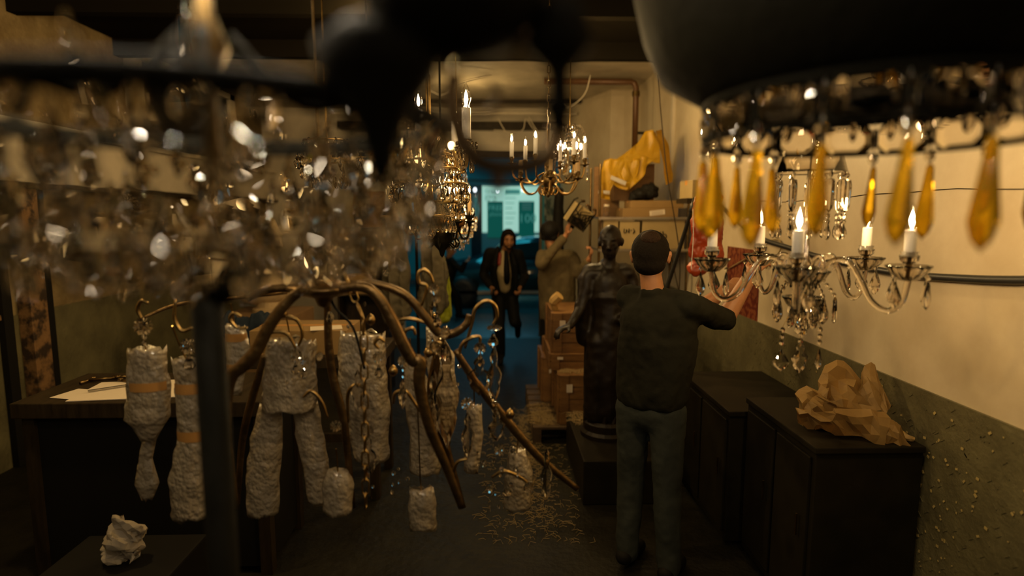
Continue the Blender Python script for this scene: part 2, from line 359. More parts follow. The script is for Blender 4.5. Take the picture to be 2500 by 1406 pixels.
# ---------------------------------------------------------------- the street outside
b = NB(); boxb(b, (-14, 9.0, -.15), (14, 19, -.01)); struct('road', b, 'asphalt')
b = NB(); boxb(b, (-14, 16.3, -.02), (14, 18, .12)); struct('pavement', b, 'asphalt')
def shopfront():
    Y = 18.0
    t = thing('shopfront', 'teal shopfront across the street with lit posters in its window', 'shopfront', (0, Y, 0))
    b = NB(); boxb(b, (-9, 0, 0), (9, .3, 1.35)); boxb(b, (-9, 0, 2.78), (9, .3, 5.5)); boxb(b, (-9, 0, 1.35), (-1.25, .3, 2.78)); boxb(b, (1.32, 0, 1.35), (9, .3, 2.78))
    obj('facade', b, 'teal_paint', t)
    b = NB(); boxb(b, (-9, -.25, 2.95), (9, 0, 3.02)); boxb(b, (-9, -.2, 2.78), (9, 0, 2.82)); obj('cornice', b, 'teal_paint', t)
    b = NB(); boxb(b, (-.42, -.02, 1.36), (1.30, .02, 2.75)); obj('window_poster', b, 'sign_white', t)
    b = NB(); boxb(b, (-.26, -.05, 1.2), (.21, -.03, 2.29)); obj('green_poster', b, 'sign_green', t)
    b = NB(); boxb(b, (.68, -.05, 1.2), (1.15, -.03, 2.29)); obj('green_poster', b, 'sign_green', t)
    b = NB(); boxb(b, (.27, -.05, 2.50), (.72, -.03, 2.64)); obj('green_label', b, 'sign_pale', t)
    def tx(s, x, z, size, m_):
        o = obj('lettering', text_mesh(s, size), m_, t, loc=(x, -.065, z), rot=(PI/2, 0, 0)); return o
    tx('Great', -.33, 2.53, .17, 'sign_mid'); tx('plans', -.33, 2.39, .17, 'sign_mid'); tx('for all', -.33, 2.30, .15, 'sign_mid')
    tx('FREE', -.245, 2.02, .225, 'sign_pale'); tx('phone', -.20, 1.86, .15, 'sign_pale')
    tx('100', .675, 1.66, .36, 'sign_pale')
    b = NB()
    for k in range(6): boxb(b, (.28, -.04, 2.38-k*.15), (.6-.05*(k % 3), -.03, 2.40-k*.15))
    for k in range(3): boxb(b, (.78, -.06, 2.20-.08*k), (1.06, -.055, 2.235-.08*k))
    obj('printed_pattern', b, 'sign_mid', t)
    b = NB(); boxb(b, (-.75, -.12, .2), (-.44, 0, 2.78)); obj('pillar', b, 'car', t)
    b = NB(); scribble(b, -.69, 1.7, .2, .8, 7, .012, -.14, 5); obj('pillar_sign', b, 'sign_mid', t)
    b = NB(); ellip(b, (-.62, -.18, 2.62), (.05, .05, .06), sub=2); obj('pillar_lamp', b, 'lit_white', t, smooth=True)
    b = NB(); ellip(b, (.05, -.18, 2.58), (.03, .03, .04), sub=2); ellip(b, (.8, -.18, 2.62), (.05, .03, .04), sub=2); obj('window_lamp', b, 'lit_white', t, smooth=True)
shopfront()
def car():
    t = thing('car', 'dark teal car parked across the street outside the opening', 'car', (.75, 12.9, -.01))
    prof = [(-2.3, .35), (-2.28, .62), (-2.1, .78), (-1.15, .92), (-.55, 1.32), (-.1, 1.43), (1.1, 1.42), (1.9, 1.02), (2.35, .95), (2.4, .4), (2.3, .25), (-2.2, .25)]
    b = NB(); L = [b.verts.new((x, -.88+(.14 if z > 1 else 0), z)) for x, z in prof]; R_ = [b.verts.new((x, .88-(.14 if z > 1 else 0), z)) for x, z in prof]
    n = len(prof); b.faces.new(L); b.faces.new(R_[::-1])
    for i in range(n): b.faces.new((L[i], R_[i], R_[(i+1) % n], L[(i+1) % n]))
    bmesh.ops.bevel(b, geom=[e for e in b.edges], offset=.05, segments=3, affect='EDGES')
    obj('car_body', b, 'car', t, smooth=True)
    b = NB()
    for p in ([(-.92, .98), (-.48, 1.30), (.2, 1.36), (.2, .98)], [(.28, .98), (.28, 1.36), (1.0, 1.35), (1.5, .98)]):
        f = b.faces.new([b.verts.new((x, -.90+.16*max(0, (z-1))/.4, z)) for x, z in p])
        bmesh.ops.solidify(b, geom=[f], thickness=.01)
    obj('side_window', b, 'car_glass', t)
    for x in (-1.45, 1.45):
        for y in (-.82, .82):
            b = NB(); lathe(b, [(.18, -.1), (.31, -.1), (.33, -.05), (.33, .05), (.31, .1), (.18, .1)], 20)
            w_ = obj('wheel', b, 'rubber', t, loc=(x, y, .33), rot=(PI/2, 0, 0), smooth=True)
            b = NB(); lathe(b, [(0, -.09), (.17, -.08), (.18, .08), (0, .09)], 12); obj('hub_cap', b, 'silver', w_)
    b = NB(); boxb(b, (-2.34, -.7, .55), (-2.24, -.45, .68)); obj('head_lamp', b, 'silver', t)
    b = NB(); boxb(b, (-2.2, -.92, .30), (2.2, -.87, .36)); obj('sill', b, 'silver', t)
car()
# ---------------------------------------------------------------- crystal shapes (shared meshes)
T = {}
def tmpl(key, bm, mat, smooth=False):
    me = mesh_from(bm, key, smooth); me.materials.append(M[mat]); T[key] = me; return me
b = NB(); lathe(b, [(0, 1), (.55, .78), (1, 0), (.55, -.78), (0, -1)], 8, flat=.55); tmpl('bead', b, 'crystal')
b = NB(); lathe(b, [(0, 1), (.14, .86), (.22, .55), (.5, -.1), (.52, -.45), (.3, -.85), (0, -1)], 8, flat=.6); tmpl('drop', b, 'crystal')
b = NB(); lathe(b, [(0, 1), (.16, .92), (.2, .6), (.17, -.55), (.12, -.8), (0, -1)], 6); tmpl('prism', b, 'crystal')
b = NB(); lathe(b, [(0, 1), (.075, .9), (.10, .5), (.17, -.25), (.19, -.5), (.12, -.82), (0, -1)], 6, flat=.9); tmpl('amber', b, 'amber')
b = NB(); ellip(b, (0, 0, 0), (1, 1, 1), sub=2); tmpl('ball', b, 'crystal')
b = NB()      # rosette: flower disc with radiating grooves (faces -Y)
rings = []
for r, y, amp in ((.001, -.34, 0), (.3, -.30, 0), (.62, -.16, .03), (.95, -.05, .09), (.95, .06, .09), (.5, .16, .02), (.001, .2, 0)):
    rings.append([b.verts.new((r*(1+amp*math.cos(a*12))*math.cos(a), y-.05*math.cos(a*12)*(r > .4), r*(1+amp*math.cos(a*12))*math.sin(a))) for a in [2*PI*k/36 for k in range(36)]])
for A, B in zip(rings, rings[1:]):
    for k in range(36): b.faces.new((A[k], A[(k+1) % 36], B[(k+1) % 36], B[k]))
bmesh.ops.remove_doubles(b, verts=b.verts, dist=.003); bmesh.ops.recalc_face_normals(b, faces=b.faces); tmpl('rosette', b, 'crystal')
def plaque(out, th=.13, rim=.78, ridge=.09):
    b = NB(); n = len(out); cx = sum(p[0] for p in out)/n; cz = sum(p[1] for p in out)/n
    def ring(s, y): return [b.verts.new((cx+(x-cx)*s, y, cz+(z-cz)*s)) for x, z in out]
    a, c, d, e = ring(rim, -th*.9), ring(1, -th*.35), ring(1, th*.35), ring(rim, th*.9)
    f0 = b.verts.new((cx, -th*.9-ridge*.4, cz)); f1 = b.verts.new((cx, th*.9+ridge*.4, cz))
    for k in range(n):
        j = (k+1) % n
        b.faces.new((f0, a[j], a[k])); b.faces.new((a[k], a[j], c[j], c[k])); b.faces.new((c[k], c[j], d[j], d[k]))
        b.faces.new((d[k], d[j], e[j], e[k])); b.faces.new((f1, e[k], e[j]))
    bmesh.ops.recalc_face_normals(b, faces=b.faces); return b
def sym(half): return half + [(-x, z) for x, z in half[::-1] if abs(x) > 1e-6]
half = [(0, 1), (.13, .86), (.2, .7), (.14, .52), (.16, .36), (.33, .2), (.44, .02), (.40, -.16), (.31, -.3), (.34, -.46), (.26, -.66), (.13, -.8), (0, -1)]
tmpl('plaque', plaque(sym(half)), 'crystal')
half = [(0, 1), (.10, .72), (.28, .38), (.46, 0), (.56, -.25), (.50, -.48), (.42, -.55), (.36, -.72), (.22, -.80), (.12, -.95), (0, -1)]
tmpl('kite', plaque(sym(half), .16), 'crystal')
half = [(.7, .5), (1, .28), (1, -.28), (.7, -.5)]
tmpl('slab', plaque([(.66, .55), (1, .25), (1, -.25), (.66, -.55), (-.66, -.55), (-1, -.25), (-1, .25), (-.66, .55)], .2, .72, .02), 'crystal')
b = NB(); lathe(b, [(0, 0), (1, 0), (1, 1), (.82, 1.0), (.8, .97), (0, .97)], 16); tmpl('tube_white', b, 'candle', True)
b = NB(); lathe(b, [(0, 0), (1, 0), (1, 1), (.82, 1.0), (.8, .97), (0, .97)], 16); tmpl('tube_ivory', b, 'ivory', True)
def bulb_mesh(key, core):
    b = NB(); lathe(b, [(.0, 0), (.5, .02), (.62, .12), (.98, .36), (1.0, .48), (.8, .72), (.42, .92), (.15, 1.05), (0, 1.10)], 14)
    me = mesh_from(b, key, True); me.materials.append(M['bulb_glass']); me.materials.append(M[core])
    b = NB(); b.from_mesh(me); n = len(b.faces)
    lathe(b, [(0, .14), (.30, .22), (.42, .36), (.30, .55), (0, .78)], 8); b.faces.ensure_lookup_table()
    for f in b.faces[n:]: f.material_index = 1
    b.to_mesh(me); b.free()
    for p in me.polygons: p.use_smooth = True
    T[key] = me
bulb_mesh('bulb', 'core'); bulb_mesh('bulb_dim', 'core_dim')
b = NB(); lathe(b, [(.35, -1.0), (.5, -.6), (.35, -.4), (.9, .1), (1, .6), (.75, .75), (.9, 1.0), (.6, 1.0), (.55, .2), (.3, -.2)], 24, scallop=.07, ns=8); tmpl('glass_cup', b, 'crystal', True)
b = NB(); lathe(b, [(.12, -.42), (.45, -.36), (.8, -.08), (.95, .14), (1.04, .22), (1.0, .27), (.9, .2), (.75, .0), (.4, -.26), (.12, -.32)], 48, scallop=.055, ns=12); tmpl('glass_pan', b, 'crystal', True)
def linkmesh():
    b = NB(); pts = [Vector((.42*math.cos(a), 0, .42*math.sin(a)+(.55 if math.sin(a) > 0 else -.55))) for a in [2*PI*k/16 for k in range(16)]]
    tube(b, pts, .11, 6, closed=True); return b
for k_ in ('brass', 'dark_brass', 'iron', 'bronze'): tmpl('link_'+k_, linkmesh(), k_, True)
def put(key, parent, name, loc, s, rot=(0, 0, 0)):
    o = bpy.data.objects.new(name, T[key]); col.objects.link(o); o.parent = parent; o.location = loc
    o.scale = s if hasattr(s, '__len__') else (s,)*3; o.rotation_euler = rot; return o
def stuffmesh(bm, key, loc, s, rot=(0, 0, 0)):
    s = s if hasattr(s, '__len__') else (s,)*3
    n = len(bm.verts); bm.from_mesh(T[key]); bm.verts.ensure_lookup_table()
    bmesh.ops.transform(bm, matrix=Matrix.Translation(loc) @ Euler(rot).to_matrix().to_4x4() @ Matrix.Diagonal((*s, 1)), verts=bm.verts[n:])
class Crystals:
    """first 96 crystals of a chandelier become parts of their own, the rest one part"""
    def __init__(s, parent, cap=96): s.p, s.n, s.bm, s.cap = parent, 0, None, cap
    def add(s, key, loc, sc, rot=(0, 0, 0), name='crystal'):
        s.n += 1
        if s.n <= s.cap: return put(key, s.p, name, loc, sc, rot)
        if s.bm is None: s.bm = NB()
        stuffmesh(s.bm, key, loc, sc, rot)
    def done(s, mat='crystal'):
        if s.bm:
            o = obj('small_crystals', s.bm, mat, s.p); o['kind'] = 'stuff'
def chain(parent, p0, p1, key='link_dark_brass', s=.018, name='chain_link'):
    p0, p1 = Vector(p0), Vector(p1); d = p1-p0; n = max(1, int(d.length/(s*1.75))); q = d.to_track_quat('Z', 'Y').to_euler()
    for k in range(n):
        o = put(key, parent, name, p0+d*((k+.5)/n), s, q)
        o.rotation_mode = 'QUATERNION'; o.rotation_quaternion = d.to_track_quat('Z', 'Y') @ Euler((0, 0, PI/2*(k % 2))).to_quaternion()
def hangrod(t, z0, mat='iron', r=.006):
    b = NB(); zt = (ZC-t.location.z)/t.scale.z; tube(b, [(0, 0, z0), (0, 0, zt+.01)], r, 8); obj('suspension_rod', b, mat, t)
    b = NB(); lathe(b, [(0, 0), (.05, .01), (.06, .04), (0, .05)], 12); obj('ceiling_rose', b, mat, t, loc=(0, 0, zt-.045))
def pol(r, a, z): return (r*math.cos(a), r*math.sin(a), z)

# ---------------------------------------------------------------- five-arm glass chandelier, right foreground
def glass_arm_chandelier():
    c = W(1962, 700, 2.0); c.z = 1.615
    t = thing('glass_chandelier', 'five-light clear glass arm chandelier with white candle tubes, lit in front of the right wall', 'chandelier', c)
    R = .305
    for k in range(5):
        a = -PI/2 - math.atan2(c.x, c.y) - math.radians(4) + k*2*PI/5
        ca, sa = math.cos(a), math.sin(a)
        P = [(.035, .02), (.06, .085), (.095, .118), (.14, .112), (.175, .06), (.21, -.005), (.255, -.032), (.292, -.005), (.305, .055), (R, .075)]
        b = NB(); tube(b, curve([(r*ca, r*sa, z) for r, z in P], 5), .0095, 10)
        obj('glass_arm', b, 'crystal', t, smooth=True)
        put('glass_pan', t, 'drip_pan', (R*ca, R*sa, .095), (.058, .058, .07))
        put('glass_cup', t, 'candle_cup', (R*ca, R*sa, .125), (.026, .026, .03))
        cn = put('tube_white', t, 'candle', (R*ca, R*sa, .140), (.0165, .0165, .080))
        bl = bpy.data.objects.new('bulb', T['bulb']); col.objects.link(bl); bl.parent = cn; bl.location = (0, 0, 1.0); bl.scale = (1.2, 1.2, .95)
        b = NB(); tube(b, [(R*ca, R*sa, .07), (R*ca, R*sa, .142)], .006, 8); obj('metal_stem', b, 'dark_brass', t)
        for j in range(4 if k in (1, 2) else 3):
            g = a + PI/4 + j*PI/2*1.15
            x, y = R*ca+.055*math.cos(g), R*sa+.055*math.sin(g)
            put('bead', t, 'bead', (x, y, .078), .008, (0, 0, g)); put('kite', t, 'pendant', (x, y, .026), (.038, .038, .042), (0, 0, g+PI/2))
    # centre: column, bowls, finial
    b = NB(); lathe(b, [(0, -.12), (.018, -.11), (.03, -.075), (.012, -.05), (.03, -.01), (.045, .03), (.02, .055), (.014, .08), (.026, .10), (.01, .13), (.010, .30), (.018, .33), (.010, .36), (.009, .44), (0, .445)], 18)
    obj('glass_column', b, 'crystal', t, smooth=True)
    put('glass_pan', t, 'bowl', (0, 0, .055), (.075, .075, .09)); put('glass_pan', t, 'bowl', (0, 0, -.035), (.062, .062, .08))
    b = NB(); tube(b, [(0, 0, -.1), (0, 0, .5)], .0045, 8); obj('metal_stem', b, 'silver', t)
    for k in range(5):   # scrolls between the arms
        a = -PI/2+.1+k*2*PI/5; ca, sa = math.cos(a), math.sin(a)
        b = NB(); tube(b, curve([(.03*ca, .03*sa, .05), (.05*ca, .05*sa, .12), (.085*ca, .085*sa, .13), (.10*ca, .10*sa, .10), (.09*ca, .09*sa, .08)], 5), .006, 8)
        obj('glass_scroll', b, 'crystal', t, smooth=True)
    for k in range(10):  # lower cluster of kites on bead strings
        a = k*2*PI/10+.2; r = .098 if k % 2 else .075
        for j in range(4): put('bead', t, 'bead', pol(r*(.6+.12*j), a, .045-.016*j), .0075, (0, 0, a))
        put('kite' if k % 2 else 'drop', t, 'pendant', pol(r, a, -.055), (.045, .045, .045), (0, 0, a+PI/2))
    for k in range(8):
        a = k*PI/4; put('drop', t, 'pendant', pol(.038, a, -.095), (.026, .026, .028), (0, 0, a))
    for k, (px, pz, key, s) in enumerate(((-.090, -.150, 'kite', (.050, .05, .040)), (-.025, -.145, 'plaque', (.07, .05, .056)), (.040, -.150, 'kite', (.02, .05, .036)))):
        y = -.05
        for j in range(3): put('bead', t, 'bead', (px, y, pz+.030-.022*j), .010)
        put(key, t, 'pendant', (px, y, pz-.072), s, (0, 0, .15*k))
        b = NB(); tube(b, [(px*.5, y*.6, -.04), (px, y, pz+.04)], .001, 5); obj('pin_wire', b, 'brass', t)
    put('ball', t, 'finial_ball', (0, 0, -.13), .022)
    # canopy dome with hanging prisms
    b = NB(); lathe(b, [(.012, .50), (.06, .488), (.095, .455), (.108, .41), (.112, .405), (.100, .41), (.088, .452), (.055, .48), (.012, .493)], 24, scallop=.02, ns=12)
    obj('canopy_dome', b, 'crystal', t, smooth=True)
    for k in range(12):
        a = k*PI/6+.1; put('bead', t, 'bead', pol(.108, a, .395), .010, (0, 0, a))
        put('prism', t, 'prism', pol(.108, a, .328), (.085 if k % 2 else .06, .06, .055), (0, 0, a))
        for j in range(2): put('bead', t, 'bead', pol(.106, a, .262-.018*j), .009, (0, 0, a))
        put('drop', t, 'drop', pol(.105, a, .215), (.026, .026, .030), (0, 0, a))
    hangrod(t, .49, 'brass', .004)
    g = lamp('chandelier_glow', 'POINT', (.12, 0, .30), 7, WARM, .03); g.parent = t
glass_arm_chandelier()

# ---------------------------------------------------------------- dark crown with amber drops, right foreground
def amber_chandelier():
    c = W(2110, 525, 1.0); c.z = 2.033
    t = thing('amber_chandelier', 'dark dish chandelier with a ring of glass links and amber glass drops, top right', 'chandelier', c)
    R, N = .262, 17
    for k in range(N):
        a = 2*PI*(k+.15)/N; p = pol(R, a, 0)
        s = put('slab', t, 'glass_link', p, (.042, .045, .048), (0, 0, a+PI/2))
        b = NB(); o8 = [(.66, .55), (1, .25), (1, -.25), (.66, -.55), (-.66, -.55), (-1, -.25), (-1, .25), (-.66, .55)]
        tube(b, [(x*1.06, 0, z*1.12) for x, z in o8], .085, 6, closed=True)
        obj('link_frame', b, 'iron', s)
        a2 = 2*PI*(k+.65)/N; q = pol(R, a2, 0)
        put('bead', t, 'bead', (q[0], q[1], .012), .011, (0, 0, a2)); put('bead', t, 'bead', (q[0], q[1], -.012), .009, (0, 0, a2))
        put('ball', t, 'bead', (q[0], q[1], -.040), .010)
        b = NB(); tube(b, [(q[0], q[1], .03), (q[0], q[1], -.058)], .0012, 5); obj('hook_wire', b, 'silver', t)
        ln = .070 + .006*math.sin(k*2.3)
        put('amber', t, 'amber_drop', (q[0]*1.0, q[1], -.052-ln), (ln*1.35, ln*1.35, ln), (.04*math.sin(k), .05*math.cos(k*1.7), a2))
    b = NB()
    tube(b, [pol(R+.004, 2*PI*k/48, .034) for k in range(48)], .006, 8, closed=True)
    tube(b, [pol(R+.004, 2*PI*k/48, -.03) for k in range(48)], .003, 8, closed=True)
    obj('ring', b, 'iron', t, smooth=True)
    b = NB(); lathe(b, [(.258, .035), (.285, .05), (.345, .085), (.375, .15), (.40, .25), (.40, .5), (.3, .6), (.03, .62), (.03, .6), (.28, .57), (.36, .48), (.36, .25), (.33, .13), (.27, .06)], 48)
    obj('dish', b, 'iron', t, smooth=True)
    for k in range(8):
        a = k*PI/4+.2; b = NB(); tube(b, curve([pol(.26, a, .04), pol(.2, a, .06), pol(.13, a, .035), pol(.05, a, .09), pol(.0, a, .15)], 5), .010, 8); obj('scroll_arm', b, 'iron', t, smooth=True)
    for k in range(22):
        a = k*2*PI/22; put('bead', t, 'bead', pol(.225, a, .012), (.016, .016, .02), (0, 0, a))
    b = NB(); lathe(b, [(0, .02), (.03, .03), (.05, .08), (.03, .14), (.02, .5), (0, .5)], 16); obj('centre_stem', b, 'iron', t, smooth=True)
    hangrod(t, .61, 'iron', .010)
amber_chandelier()

# ---------------------------------------------------------------- big blurred crystal basket, left foreground
def basket_chandelier():
    c = W(528, 525, .69); c.z = 1.888
    t = thing('basket_chandelier', 'large out-of-focus basket chandelier of clear crystal beads filling the top left', 'chandelier', c); t.scale = (.79, .79, .79)
    K = Crystals(t, 97); rn = random.Random(11)
    R = .315
    def sp(n, r, z, key, s, dz=0, name='crystal', ph=0, cond=None):
        for k in range(n):
            a = 2*PI*(k+ph)/n + rn.uniform(-.03, .03)
            ss = s*rn.uniform(.8, 1.2)
            K.add(key, pol(r*rn.uniform(.96, 1.04), a, z+rn.uniform(-dz, dz)), (ss, ss, ss*(1.25 if key != 'ball' else 1)), (rn.uniform(-.2, .2), rn.uniform(-.3, .3), a+PI/2+rn.uniform(-.5, .5)), name)
    sp(26, R, .092, 'bead', .018, .006); sp(16, R*.9, .16, 'drop', .02, .01)
    sp(24, R*.99, .070, 'drop', .028, .012)
    sp(9, R*.9, .05, 'ball', .013, .03); sp(12, R*.97, .04, 'bead', .021, .02)
    sp(26, R*.98, .005, 'bead', .021, .015, ph=.5)
    sp(24, R*.95, -.020, 'bead', .019, .014)
    sp(18, R*.92, -.035, 'kite', .028, .01)
    sp(26, R*.82, -.055, 'bead', .020, .012)
    sp(24, R*.74, -.075, 'drop', .022, .01)
    sp(20, R*.6, -.085, 'bead', .017, .008)
    sp(14, R*.50, -.092, 'drop', .018, .008)
    sp(10, R*.3, -.1, 'ball', .013, .008)
    for k in range(14):      # swags
        a0, a1 = 2*PI*k/14, 2*PI*(k+1)/14
        for j in range(1, 8):
            u = j/8; a = a0+(a1-a0)*u; z = .10-.085*4*u*(1-u)*.8
            K.add('bead', pol(R*1.02, a, z), (.008, .008, .010), (0, 0, a+PI/2))
    for k in range(8):      # bead strings running down the basket
        a = 2*PI*k/8+.1
        for j in range(9):
            u = j/8; r = R*math.cos(u*1.25)**.75; z = .06-.15*u
            K.add('ball' if j % 3 else 'bead', pol(r, a, z), .0085, (0, 0, a))
    K.done()
    b = NB(); tube(b, [pol(R+.006, 2*PI*k/64, .120) for k in range(64)], .013, 8, closed=True); tube(b, [pol(R-.012, 2*PI*k/64, .108) for k in range(64)], .006, 8, closed=True); obj('crown_ring', b, 'iron', t, smooth=True)
    b = NB(); tube(b, [pol(R*.8, 2*PI*k/48, -.04) for k in range(48)], .004, 8, closed=True); obj('basket_ring', b, 'dark_brass', t, smooth=True)
    for k in range(4):
        a = k*PI/2+.35
        b = NB(); tube(b, curve([pol(R, a, .12), pol(R*.75, a, .17), pol(R*.4, a, .15), pol(.03, a, .24)], 6), .007, 8); obj('scroll_arm', b, 'iron', t, smooth=True)
    b = NB(); lathe(b, [(0, -.085), (.008, -.08), (.012, .0), (.010, .18), (.03, .22), (.012, .27), (.012, .5), (0, .5)], 14); obj('centre_stem', b, 'dark_brass', t, smooth=True)
    b = NB(); lathe(b, [(0, -.145), (.010, -.14), (.022, -.125), (.030, -.105), (.022, -.092), (.033, -.088), (.010, -.08), (0, -.075)], 18); obj('bottom_finial', b, 'iron', t, smooth=True)
    hangrod(t, .47, 'iron', .01)
    for k in range(6): g = lamp('crown_glint_light', 'POINT', pol(.24, k*PI/3+.2, .50), 3.4, (1, .82, .58), .022); g.parent = t  # unseen lights over the crown, added for glints in the beads
basket_chandelier()

# ---------------------------------------------------------------- bronze chandelier, blurred arms at the top centre
def bronze_chandelier():
    Y = .52; c = W(1110, 150, Y); k_ = .6
    t = thing('bronze_chandelier', 'out-of-focus dark bronze chandelier with a curling arm, hanging at top centre', 'chandelier', c)
    L = lambda px, py, y=Y: W(px, py, y)-c
    b = NB(); pts = curve([L(1106, 170), L(1104, 250), L(1122, 330), L(1160, 386), L(1210, 408), L(1270, 408), L(1325, 392), L(1352, 350), L(1362, 300)], 6)
    tube(b, pts, [.006+.004*math.sin(PI*k/(len(pts)-1)) for k in range(len(pts))], 10); obj('arm', b, 'bronze', t, smooth=True)
    b = NB(); o = L(1364, 320); lathe(b, [(r_*k_, z_*k_) for r_, z_ in [(0, -.012), (.012, -.008), (.014, .02), (.024, .032), (.014, .045), (.013, .08), (.034, .10), (.05, .12), (.03, .17), (0, .17)]], 16, loc=o); obj('candle_socket', b, 'iron', t, smooth=True)
    b = NB(); lathe(b, [(r_*k_, z_*k_) for r_, z_ in [(0, -.03), (.006, -.026), (.010, -.01), (.006, .0), (.012, .02), (0, .03)]], 12, loc=L(1215, 428)); obj('finial', b, 'bronze', t, smooth=True)
    b = NB(); q = L(1160, 235, .56); tube(b, [q+Vector((.021*math.cos(a), 0, .017*math.sin(a))) for a in [2*PI*k/24 for k in range(24)]], .0035, 8, closed=True); obj('ring', b, 'bronze', t, smooth=True)
    b = NB(); lathe(b, [(r_*k_, z_*k_) for r_, z_ in [(0, -.16), (.010, -.15), (.02, -.11), (.045, -.05), (.075, -.012), (.09, .03), (.05, .06), (0, .06)]], 20, loc=L(925, 170)); obj('turned_drop', b, 'iron', t, smooth=True)
    b = NB(); pts = curve([L(925, 150), L(1000, 120), L(1060, 120), L(1110, 140)], 5); tube(b, pts, .010, 8); obj('arm', b, 'bronze', t, smooth=True)
    b = NB(); lathe(b, [(r_*k_, z_*k_) for r_, z_ in [(0, .0), (.03, .005), (.08, .02), (.12, .06), (.13, .14), (.08, .25), (0, .27)]], 28); obj('bowl', b, 'iron', t, smooth=True)
    b = NB(); pts = curve([L(1364, 175), L(1330, 110), L(1240, 80), L(1150, 110)], 5); tube(b, pts, .009, 8); obj('arm', b, 'bronze', t, smooth=True)
    for k, (px, py) in enumerate(((895, 200), (770, 215), (928, 190))):
        put('ball', t, 'crystal', L(px, py+12, .5), .006); 
    hangrod(t, .15, 'bronze', .006)
bronze_chandelier()

# ---------------------------------------------------------------- tiered crystal chandelier with tall candle bulbs
def tiered_chandelier():
    c = W(1050, 525, 2.85); c.z = 1.88; s = 509.
    t = thing('tiered_chandelier', 'gilt chandelier with stacked tiers of long crystal drops and large lit candle bulbs', 'chandelier', c)
    K = Crystals(t, 98)
    Z = lambda py: (525-py)/s
    tiers = ((.10, Z(385), 14, .036), (.14, Z(420), 18, .040), (.175, Z(455), 22, .042), (.15, Z(498), 18, .040), (.11, Z(532), 14, .036))
    for r, z, n, h in tiers:
        b = NB(); tube(b, [pol(r, 2*PI*k/40, z+.008) for k in range(40)], .005, 6, closed=True); obj('gilt_ring', b, 'brass', t, smooth=True)
        for k in range(n): K.add('drop', pol(r, 2*PI*k/n, z-h), (.032, .032, h), (0, 0, 2*PI*k/n), 'crystal_drop')
    for r, z, n, h in tiers:
        for k in range(n): K.add('bead', pol(r*1.03, 2*PI*(k+.5)/n, z-.006), .009, (0, 0, 2*PI*k/n))
    for k, a in enumerate((-.35, .42, .95, 1.9, 2.8, 3.7, 4.6)):
        R = .19
        b = NB(); tube(b, curve([pol(.04, a, Z(400)), pol(.07, a, Z(352)), pol(.11, a, Z(362)), pol(.16, a, Z(420)), pol(R, a, Z(400)), pol(R, a, Z(365))], 5), .006, 8)
        obj('gilt_arm', b, 'brass', t, smooth=True)
        put('glass_cup', t, 'candle_cup', pol(R, a, Z(355)), (.025, .025, .018))
        big = 1 if k == 0 else .8
        cn = put('tube_white', t, 'candle', pol(R, a, Z(350)), (.0205*big, .0205*big, .14*big))
        if 1:
            bl = bpy.data.objects.new('bulb', T['bulb_dim' if k else 'bulb']); col.objects.link(bl); bl.parent = cn; bl.location = (0, 0, 1.0); bl.scale = (1.1, 1.1, .74)
        for j in range(7):
            g = j*2*PI/7
            p = pol(R, a, 0)
            K.add('drop', (p[0]+.04*math.cos(g), p[1]+.04*math.sin(g), Z(385)), (.018, .018, .034), (0, 0, g), 'crystal_drop')
            K.add('bead', (p[0]+.045*math.cos(g), p[1]+.045*math.sin(g), Z(360)), .010, (0, 0, g))
            K.add('drop', (p[0]+.028*math.cos(g), p[1]+.028*math.sin(g), Z(412)), (.016, .016, .022), (0, 0, g), 'crystal_drop')
    K.done()
    put('ball', t, 'crystal_ball', (-.0, 0, Z(568)), .027)
    b = NB(); lathe(b, [(0, Z(560)), (.012, Z(550)), (.02, Z(500)), (.012, Z(450)), (.03, Z(400)), (.012, Z(370)), (.012, Z(200)), (0, Z(190))], 14); obj('centre_stem', b, 'brass', t, smooth=True)
    b = NB()
    for k in range(6):
        a = k*PI/3; tube(b, curve([pol(.02, a, Z(300)), pol(.05, a, Z(325)), pol(.035, a, Z(350)), pol(.02, a, Z(375))], 5), .004, 6)
    obj('filigree', b, 'dark_brass', t, smooth=True)
    hangrod(t, Z(200), 'dark_brass', .006)
    g = lamp('chandelier_glow', 'POINT', (.25, .1, Z(260)), 14, WARM, .04); g.parent = t
    for k in range(4): g = lamp('chandelier_glow', 'POINT', pol(.05, k*PI/2+.4, Z(470)+.02*k), 1.6, WARM, .018); g.parent = t  # lights added inside the tiers to make the drops shine
tiered_chandelier()

